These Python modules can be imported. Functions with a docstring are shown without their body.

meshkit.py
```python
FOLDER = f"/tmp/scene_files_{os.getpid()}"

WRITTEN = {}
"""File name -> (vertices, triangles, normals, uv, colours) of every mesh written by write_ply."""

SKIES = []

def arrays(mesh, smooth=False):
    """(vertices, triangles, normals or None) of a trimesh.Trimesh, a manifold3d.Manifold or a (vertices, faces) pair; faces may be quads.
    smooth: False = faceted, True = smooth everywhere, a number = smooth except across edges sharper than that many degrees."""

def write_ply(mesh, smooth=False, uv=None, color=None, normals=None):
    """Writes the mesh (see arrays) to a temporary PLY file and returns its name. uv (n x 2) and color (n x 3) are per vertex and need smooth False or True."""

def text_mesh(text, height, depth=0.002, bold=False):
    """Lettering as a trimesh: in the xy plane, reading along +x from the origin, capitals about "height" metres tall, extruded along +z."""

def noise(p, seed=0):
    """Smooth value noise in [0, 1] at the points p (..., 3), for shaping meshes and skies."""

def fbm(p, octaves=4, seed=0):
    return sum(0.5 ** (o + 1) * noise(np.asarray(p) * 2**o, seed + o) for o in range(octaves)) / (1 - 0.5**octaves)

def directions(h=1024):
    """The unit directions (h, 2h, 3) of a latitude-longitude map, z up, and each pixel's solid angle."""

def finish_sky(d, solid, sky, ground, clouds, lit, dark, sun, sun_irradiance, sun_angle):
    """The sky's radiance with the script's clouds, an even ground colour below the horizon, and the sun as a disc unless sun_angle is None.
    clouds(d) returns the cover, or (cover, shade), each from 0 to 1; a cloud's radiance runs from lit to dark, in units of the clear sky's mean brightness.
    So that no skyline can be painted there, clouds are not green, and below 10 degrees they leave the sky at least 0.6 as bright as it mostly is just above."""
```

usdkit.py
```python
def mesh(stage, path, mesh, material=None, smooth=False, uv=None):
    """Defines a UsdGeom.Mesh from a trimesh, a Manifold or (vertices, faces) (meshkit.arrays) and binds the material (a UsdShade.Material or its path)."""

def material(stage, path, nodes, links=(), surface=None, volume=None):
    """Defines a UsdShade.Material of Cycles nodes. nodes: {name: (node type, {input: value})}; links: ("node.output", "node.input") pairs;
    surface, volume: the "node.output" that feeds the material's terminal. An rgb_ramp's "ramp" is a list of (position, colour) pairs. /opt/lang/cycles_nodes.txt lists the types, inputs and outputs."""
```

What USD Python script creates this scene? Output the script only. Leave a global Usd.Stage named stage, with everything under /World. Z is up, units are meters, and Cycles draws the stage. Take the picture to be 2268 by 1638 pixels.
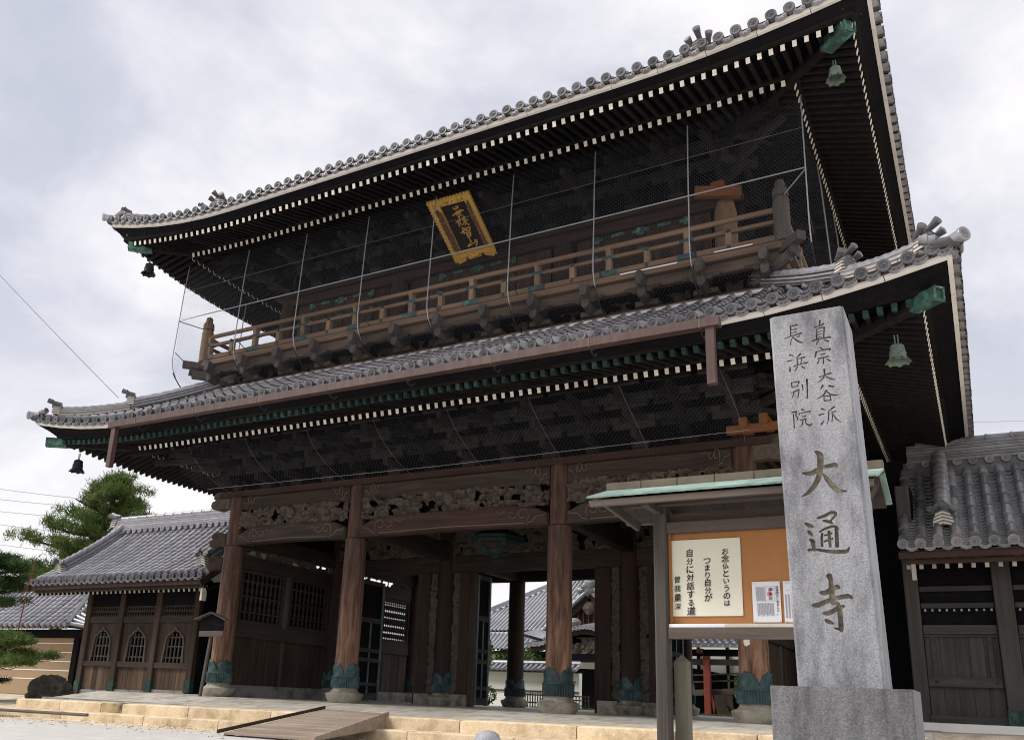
# A two-storey temple gate seen from a low corner viewpoint: everything is built here in metres, z up, x along the facade, y into the depth.
import math, random
import numpy as np
import trimesh, shapely, shapely.geometry as sg
import usdkit, meshkit
from pxr import Usd, UsdGeom, UsdLux, UsdShade, Gf, Sdf

stage = Usd.Stage.CreateInMemory()
UsdGeom.SetStageUpAxis(stage, 'Z'); UsdGeom.SetStageMetersPerUnit(stage, 1.0)
WORLD = UsdGeom.Xform.Define(stage, '/World')
UsdGeom.Scope.Define(stage, '/World/Looks')
PI = math.pi
rng = np.random.default_rng(7)

# ------------------------------------------------------------------ camera
YAW, PITCH, ROLL, FPX, CX, CY = 0.5317994, 0.2837830, 0.0430662, 1933.6147, -94.685, 161.353   # pixels of a 2268-wide frame
cy_, sy_, cp_, sp_, cr_, sr_ = math.cos(YAW), math.sin(YAW), math.cos(PITCH), math.sin(PITCH), math.cos(ROLL), math.sin(ROLL)
fw = np.array([-sy_ * cp_, cy_ * cp_, sp_]); r0 = np.array([cy_, sy_, 0]); u0 = np.cross(r0, fw)
rt, up = cr_ * r0 + sr_ * u0, -sr_ * r0 + cr_ * u0
EYE = np.array([0, 0, 0.74])
cam = UsdGeom.Camera.Define(stage, '/World/camera')
cam.CreateHorizontalApertureAttr(36.0); cam.CreateFocalLengthAttr(36.0 * FPX / 2268)
cam.CreateHorizontalApertureOffsetAttr(-CX * 36 / 2268); cam.CreateVerticalApertureOffsetAttr(CY * 36 / 2268)
cam.CreateClippingRangeAttr(Gf.Vec2f(0.05, 5000)); cam.CreateFStopAttr(0.0)
cam.AddTransformOp().Set(Gf.Matrix4d(*rt, 0, *up, 0, *(-fw), 0, *EYE, 1))
cam.CreateExposureAttr(1.35)

# ------------------------------------------------------------------ sky and veiled sun
SUN = np.array([-0.72, -0.45, 0.88]); SUN = SUN / np.linalg.norm(SUN)           # towards the sun: high, in front of the gate, far to the left of the camera
el, ro = math.asin(SUN[2]), math.atan2(SUN[0], SUN[1])
OFFX, OFFY = 1.3, 0.4
SKY = usdkit.material(stage, '/World/Looks/sky_look', {
    'sky': ('sky_texture', {'sky_type': 'single_scattering', 'sun_disc': False, 'sun_elevation': el, 'sun_rotation': ro}),
    'tc': ('texture_coordinate', {}),
    'sep': ('separate_xyz', {}),
    'zz': ('math', {'math_type': 'add', 'value2': 0.42}),
    'px': ('math', {'math_type': 'divide'}), 'py': ('math', {'math_type': 'divide'}),
    'cmb': ('combine_xyz', {}), 'mpo': ('mapping', {'location': (OFFX, OFFY, 0.0)}),
    'big': ('noise_texture', {'scale': 2.0, 'detail': 7.0, 'roughness': 0.55, 'distortion': 0.35}),
    'fine': ('noise_texture', {'scale': 3.1, 'detail': 6.0, 'roughness': 0.6, 'distortion': 0.5}),
    'sumn': ('mix_float', {'fac': 0.28}),
    'tone': ('rgb_ramp', {'ramp': [(0.30, (2.9, 3.1, 3.7)), (0.42, (3.6, 3.7, 4.2)), (0.50, (4.6, 4.6, 4.95)), (0.57, (5.7, 5.55, 5.6)), (0.68, (6.6, 6.4, 6.3))]}),
    'cov': ('rgb_ramp', {'ramp': [(0.0, (.93, .93, .93)), (1.0, (.97, .97, .97))]}),
    'mix': ('mix_color', {'use_clamp': False}), 'hz': ('map_range', {'range_type': 'smoothstep', 'from_min': 0.02, 'from_max': 0.42, 'to_min': 0.9, 'to_max': 0.0}), 'hmix': ('mix_color', {'use_clamp': False, 'b': (5.9, 5.75, 5.7)}),
    'bg': ('background_shader', {'strength': 0.072}),
}, [('tc.generated', 'sep.vector'), ('sep.z', 'zz.value1'), ('sep.x', 'px.value1'), ('zz.value', 'px.value2'), ('sep.y', 'py.value1'), ('zz.value', 'py.value2'),
    ('px.value', 'cmb.x'), ('py.value', 'cmb.y'), ('cmb.vector', 'mpo.vector'), ('mpo.vector', 'big.vector'), ('mpo.vector', 'fine.vector'), ('big.fac', 'sumn.a'), ('fine.fac', 'sumn.b'),
    ('sumn.result', 'tone.fac'), ('sumn.result', 'cov.fac'), ('cov.color', 'mix.fac'), ('sky.color', 'mix.a'), ('sep.z', 'hz.value'), ('hz.result', 'hmix.fac'), ('tone.color', 'hmix.a'), ('hmix.result', 'mix.b'), ('mix.result', 'bg.color')], surface='bg.background')
dome = UsdLux.DomeLight.Define(stage, '/World/sky')
dome.GetPrim().SetCustomDataByKey('kind', 'structure')
UsdShade.MaterialBindingAPI.Apply(dome.GetPrim()).Bind(SKY)
sun = UsdLux.DistantLight.Define(stage, '/World/sun')
sun.CreateIntensityAttr(0.4); sun.CreateAngleAttr(22.0); sun.CreateNormalizeAttr(True); sun.CreateColorAttr(Gf.Vec3f(1.0, 0.95, 0.88))
zx = SUN; xx = np.cross([0, 0, 1], zx); xx /= np.linalg.norm(xx); yx = np.cross(zx, xx)
sun.AddTransformOp().Set(Gf.Matrix4d(*xx, 0, *yx, 0, *zx, 0, 0, 0, 60, 1))

# ------------------------------------------------------------------ scene graph helpers
USED = {}
def numbered(base):
    n = USED.get(base, 0); USED[base] = n + 1
    return base if n == 0 else f'{base}_{n:03d}'
def pathof(parent, name):
    base = (str(parent.GetPath()) if parent is not None else '/World') + '/' + name
    return numbered(base)
def setd(p, label=None, cat=None, group=None, kind=None):
    for k, v in (('label', label), ('category', cat), ('group', group), ('kind', kind)):
        if v: p.SetCustomDataByKey(k, v)
    return p
def thing(name, label, cat, group=None, loc=(0, 0, 0), rz=0):
    x = UsdGeom.Xform.Define(stage, pathof(None, name))
    if any(loc) or rz:
        x.AddTranslateOp().Set(Gf.Vec3d(*map(float, loc)))
        if rz: x.AddRotateZOp().Set(math.degrees(rz))
    return setd(x.GetPrim(), label, cat, group)
def group_part(name, parent, label=None):
    return setd(UsdGeom.Xform.Define(stage, pathof(parent, name)).GetPrim(), label)
def obj(name, m, mat, parent=None, label=None, cat=None, group=None, kind=None, smooth=False):
    if isinstance(m, MB): m = m.get()
    p = usdkit.mesh(stage, pathof(parent, name), m, mat, smooth=smooth).GetPrim()
    return setd(p, label, cat, group, kind)
def copy_of(src, name, label, cat, group=None, loc=(0, 0, 0), rz=0):
    x = UsdGeom.Xform.Define(stage, pathof(None, name))
    x.GetPrim().GetReferences().AddInternalReference(src.GetPath())
    x.ClearXformOpOrder(); x.AddTranslateOp().Set(Gf.Vec3d(*map(float, loc)))
    if rz: x.AddRotateZOp().Set(math.degrees(rz))
    x.GetPrim().SetInstanceable(True)
    return setd(x.GetPrim(), label, cat, group)

# ------------------------------------------------------------------ mesh helpers
V3 = lambda *a: np.array(a, float)
def unit(v): v = np.asarray(v, float); return v / (np.linalg.norm(v) + 1e-12)
class MB:
    """collects pieces of ONE mesh"""
    def __init__(s): s.v, s.f, s.n = [], [], 0
    def add(s, v, f):
        v = np.asarray(v, float).reshape(-1, 3); f = np.asarray(f, int)
        if f.shape[1] == 4: f = np.vstack([f[:, [0, 1, 2]], f[:, [0, 2, 3]]])
        s.v.append(v); s.f.append(f + s.n); s.n += len(v); return s
    def get(s): return np.vstack(s.v), np.vstack(s.f)
    def tri(s, m): return s.add(m.vertices, m.faces)
    def box(s, x0, x1, y0, y1, z0, z1, c=0.0):
        return s.beam(((x0 + x1) / 2, (y0 + y1) / 2, z0), ((x0 + x1) / 2, (y0 + y1) / 2, z1), x1 - x0, y1 - y0, c, upv=(0, 1, 0))
    def beam(s, p0, p1, w, h, c=0.0, upv=(0, 0, 1), w1=None, h1=None):
        """a bar from p0 to p1, w across, h along upv, chamfer c along its four long edges"""
        p0, p1 = np.asarray(p0, float), np.asarray(p1, float); d = unit(p1 - p0)
        a = unit(np.cross(d, upv)); b = np.cross(a, d)
        def ring(p, w, h):
            x, y = w / 2, h / 2
            if c <= 0: q = [(-x, -y), (x, -y), (x, y), (-x, y)]
            else: q = [(-x + c, -y), (x - c, -y), (x, -y + c), (x, y - c), (x - c, y), (-x + c, y), (-x, y - c), (-x, -y + c)]
            return np.array([p + a * i + b * j for i, j in q])
        r0_, r1_ = ring(p0, w, h), ring(p1, w1 or w, h1 or h); n = len(r0_)
        f = [[i, (i + 1) % n, n + (i + 1) % n, n + i] for i in range(n)]
        t = [[0, i + 1, i] for i in range(1, n - 1)] + [[n, n + i, n + i + 1] for i in range(1, n - 1)]
        v = np.vstack([r0_, r1_]); f = np.array(f)
        return s.add(v, np.vstack([f[:, [0, 1, 2]], f[:, [0, 2, 3]], np.array(t)]))
    def grid(s, P, close_u=False):
        P = np.asarray(P, float); n, m = P.shape[:2]
        i, j = np.meshgrid(np.arange(n if close_u else n - 1), np.arange(m - 1), indexing='ij'); i2 = (i + 1) % n
        return s.add(P.reshape(-1, 3), np.stack([i * m + j, i2 * m + j, i2 * m + j + 1, i * m + j + 1], -1).reshape(-1, 4))
    def tube(s, pts, r, n=8, cap=True, flat=None):
        p = np.asarray(pts, float); t = np.gradient(p, axis=0); t /= np.linalg.norm(t, axis=1, keepdims=True) + 1e-12
        ref = np.where(np.abs(t[:, 2:]) < 0.9, [0, 0, 1.0], [1.0, 0, 0]); a = np.cross(t, ref); a /= np.linalg.norm(a, axis=1, keepdims=True); b = np.cross(t, a)
        th = np.arange(n) * 2 * PI / n; r = np.broadcast_to(r, (len(p),))[:, None, None]
        P = p[:, None] + r * (np.cos(th)[None, :, None] * a[:, None] + (flat or 1) * np.sin(th)[None, :, None] * b[:, None])
        s.grid(P.transpose(1, 0, 2), True)
        if cap:
            for k, e in ((0, P[0]), (1, P[-1])):
                f = [[0, i, i + 1] if k else [0, i + 1, i] for i in range(1, n - 1)]; s.add(e, f)
        return s
    def lathe(s, prof, c=(0, 0, 0), n=20, flute=0, fl=0.0):
        """prof: (radius, z) from bottom to top, about the vertical through c"""
        th = np.arange(n) * 2 * PI / n; pr = np.asarray(prof, float)
        k = 1 + (fl * np.cos(flute * th) if flute else 0 * th)
        P = np.stack([np.stack([c[0] + r * k * np.cos(th), c[1] + r * k * np.sin(th), np.full(n, c[2] + z)], -1) for r, z in pr], 1)
        s.grid(P, True)
        for e, flip in ((P[:, 0], False), (P[:, -1], True)):
            if np.ptp(e[:, 0]) > 1e-4: s.add(e, [[0, i, i + 1] if flip else [0, i + 1, i] for i in range(1, n - 1)])
        return s
    def prism(s, poly, d, M=None):
        """a shapely polygon (or list of 2-D points) extruded by d along +z, then placed by the 4 x 4 matrix M"""
        if not hasattr(poly, 'geom_type'): poly = sg.Polygon(poly)
        if not poly.is_valid: poly = poly.buffer(0)
        for g in getattr(poly, 'geoms', [poly]):
            if g.is_empty or g.area < 1e-9 or g.geom_type != 'Polygon': continue
            m = trimesh.creation.extrude_polygon(g, d, engine='earcut'); v = m.vertices
            if M is not None: v = v @ M[:3, :3].T + M[:3, 3]
            s.add(v, m.faces)
        return s
def frame(o, x, y, z):
    M = np.eye(4); M[:3, 0], M[:3, 1], M[:3, 2], M[:3, 3] = x, y, z, o; return M
def XZ(y): return frame((0, y, 0), (1, 0, 0), (0, 0, 1), (0, -1, 0))      # polygon in (x, z), extruded towards the viewer from the plane y
def YZ(x): return frame((x, 0, 0), (0, 1, 0), (0, 0, 1), (1, 0, 0))       # polygon in (y, z), extruded towards +x
def ico(c, r, sub=1, jit=0.0, seed=0, sc=(1, 1, 1)):
    m = trimesh.creation.icosphere(sub, 1.0); v = np.array(m.vertices)
    if jit: v = v * (1 + jit * (2 * meshkit.fbm(v * 1.7 + 9, 3, seed) - 1))[:, None]
    return v * r * np.array(sc) + np.array(c), np.array(m.faces)
def brush(pts):
    """a brush stroke (x, z, width ...) as a shapely polygon"""
    p = np.array(pts, float).reshape(-1, 3)
    if len(p) > 2:
        t = np.linspace(0, 1, 6 * (len(p) - 1) + 1); k = np.linspace(0, 1, len(p))
        from scipy.interpolate import PchipInterpolator
        p = np.stack([PchipInterpolator(k, p[:, i])(t) for i in range(3)], 1)
    parts = []
    for a, b in zip(p[:-1], p[1:]):
        parts.append(sg.MultiPoint([]) if 0 else sg.Point(a[:2]).buffer(max(a[2], 1) / 2, 5).union(sg.Point(b[:2]).buffer(max(b[2], 1) / 2, 5)).convex_hull)
    return shapely.union_all(parts)
STROKES={"真":[[-688,3133,10,-692,3104,11,-697,3091,5],[-723,3094,8,-696,3097,7,-668,3107,12],[-710,3076,7,-717,3003,8],[-710,3081,6,-666,3085,10],[-666,3084,11,-674,3009,8],[-704,3058,5,-676,3062,4],[-706,3040,5,-678,3043,4],[-707,3021,5,-679,3024,4],[-741,3003,10,-694,3011,9,-636,3011,13],[-705,3001,7,-721,2975,8],[-670,2998,7,-648,2985,11]],"宗":[[-700,2952,9,-685,2936,8],[-724,2925,12,-732,2894,11],[-719,2924,5,-677,2933,9,-641,2933,12,-650,2919,4],[-698,2903,8,-673,2904,8],[-716,2878,9,-655,2885,10],[-683,2877,8,-688,2841,8],[-712,2866,7,-721,2846,8],[-665,2868,8,-647,2853,10]],"大":[[-717,2754,8,-683,2765,8,-648,2772,11],[-686,2803,11,-684,2768,10,-701,2740,9,-731,2721,3],[-682,2759,5,-657,2737,10,-627,2726,6]],"谷":[[-701,2697,13,-716,2671,4],[-663,2689,14,-640,2681,12],[-682,2663,11,-703,2632,10,-737,2616,4],[-679,2656,6,-654,2630,11,-622,2623,6],[-698,2626,8,-700,2595,6],[-698,2626,5,-663,2625,10],[-661,2624,9,-663,2593,5],[-697,2595,9,-657,2596,6]],"派":[[-717,2546,12,-696,2536,6],[-733,2509,12,-705,2511,7],[-726,2447,12,-708,2469,6],[-678,2526,6,-646,2549,12],[-678,2523,7,-681,2487,7,-691,2443,3],[-662,2515,6,-638,2521,8],[-655,2508,7,-664,2455,6],[-650,2495,7,-636,2469,8,-611,2445,4]],"長":[[-867,3127,8,-871,3059,8],[-870,3127,7,-827,3130,11],[-866,3101,6,-831,3101,8],[-867,3081,6,-835,3082,7],[-907,3049,7,-859,3060,8,-805,3068,11],[-854,3051,8,-870,3027,7,-874,2998,6],[-852,3043,7,-822,3012,12,-799,3002,7],[-834,3046,7,-814,3052,8]],"浜":[[-884,2931,10,-863,2923,8],[-901,2889,9,-872,2894,8],[-889,2822,13,-886,2850,7],[-819,2928,13,-843,2904,7],[-841,2897,7,-795,2902,11],[-841,2894,8,-840,2855,8],[-813,2894,7,-821,2859,7],[-863,2850,8,-821,2859,8,-780,2864,10],[-841,2843,8,-860,2819,7],[-816,2842,7,-800,2827,10]],"別":[[-884,2739,8,-883,2708,7],[-884,2742,7,-839,2745,9],[-839,2742,9,-849,2715,6],[-883,2711,6,-846,2715,6],[-888,2674,7,-842,2689,11],[-842,2686,8,-851,2638,7],[-871,2681,7,-884,2642,6],[-821,2720,8,-818,2680,6],[-791,2750,13,-793,2679,9,-796,2627,7,-807,2636,3]],"院":[[-893,2544,9,-867,2548,10,-871,2529,8,-862,2503,8,-868,2489,4],[-885,2531,7,-885,2442,8],[-834,2558,11,-820,2550,7],[-849,2532,10,-852,2521,4],[-846,2532,5,-785,2540,9,-791,2528,4],[-834,2509,7,-812,2512,7],[-846,2489,7,-810,2494,8],[-830,2487,8,-837,2458,7,-852,2444,3],[-816,2489,7,-812,2458,8,-791,2449,12,-780,2460,3]],"大 ":[[-769,2275,16,-745,2246,38,-747,2206,38,-753,2150,34,-775,2090,32,-810,2041,28,-844,2013,16,-869,2004,4],[-852,2148,12,-812,2142,28,-771,2158,32],[-733,2174,22,-693,2181,26,-669,2183,29,-657,2169,12],[-736,2131,12,-708,2084,29,-676,2039,31,-650,2017,25,-607,2018,3]],"通":[[-789,1863,9,-751,1873,21,-707,1893,19,-686,1887,21,-683,1874,14],[-690,1869,12,-713,1843,12],[-755,1845,12,-725,1838,19,-707,1827,12],[-781,1778,9,-742,1799,16,-699,1809,16,-681,1793,18],[-686,1798,21,-687,1743,23,-689,1690,23],[-767,1767,14,-772,1732,16,-772,1694,16],[-729,1778,16,-728,1730,19,-728,1690,16],[-754,1756,10,-713,1768,12],[-756,1721,12,-711,1735,12],[-858,1836,10,-837,1822,24,-817,1811,14],[-846,1789,10,-833,1773,23,-823,1760,13],[-839,1736,9,-822,1720,26,-820,1689,21,-816,1671,16],[-849,1673,17,-811,1674,16,-760,1664,19,-705,1656,23,-650,1654,25,-621,1682,3]],"寺":[[-745,1514,34,-738,1482,27,-738,1419,32,-733,1361,32],[-802,1423,9,-777,1417,30,-739,1434,32,-706,1450,27,-697,1442,14],[-849,1345,12,-819,1347,30,-767,1369,27,-715,1385,27,-656,1396,27,-632,1383,13],[-792,1301,11,-767,1299,27,-724,1320,27,-682,1338,20],[-713,1356,20,-702,1322,29,-701,1264,27,-702,1217,31,-697,1196,9],[-701,1203,20,-741,1217,5],[-785,1263,9,-766,1251,25,-744,1241,14]]}
PLAQUE={"無":[[498,170,18,524,198,18,616,185,21,600,163,18,555,167,13],[415,279,21,546,251,24,689,243,32],[533,232,18,507,285,18],[580,228,18,551,284,18],[628,223,18,591,282,18],[481,273,16,612,273,18],[534,249,16,630,240,16],[516,313,21,622,305,21]],"礙":[[418,383,24,522,366,24],[534,322,18,526,379,21,451,404,16],[457,405,21,451,459,21],[498,416,16,518,444,18],[579,354,18,662,342,21],[574,378,18,662,371,21],[637,330,18,612,392,21,537,447,16],[607,408,18,694,393,21],[609,425,18,679,469,24],[644,414,18,581,462,18]],"智":[[487,486,21,557,513,18],[420,557,24,552,521,21],[486,515,18,472,582,18],[465,572,16,533,565,18],[593,502,18,560,548,18],[593,502,16,664,509,24,628,550,18],[560,548,16,628,550,16],[528,581,18,526,641,21],[532,586,18,624,574,24,594,634,21],[527,611,16,608,606,16],[523,645,18,594,634,16]],"山":[[537,656,18,542,727,24],[440,769,34,496,742,18],[441,778,34,600,744,18],[638,710,24,682,725,29,619,795,29],[650,712,18,616,750,18]]}
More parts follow.
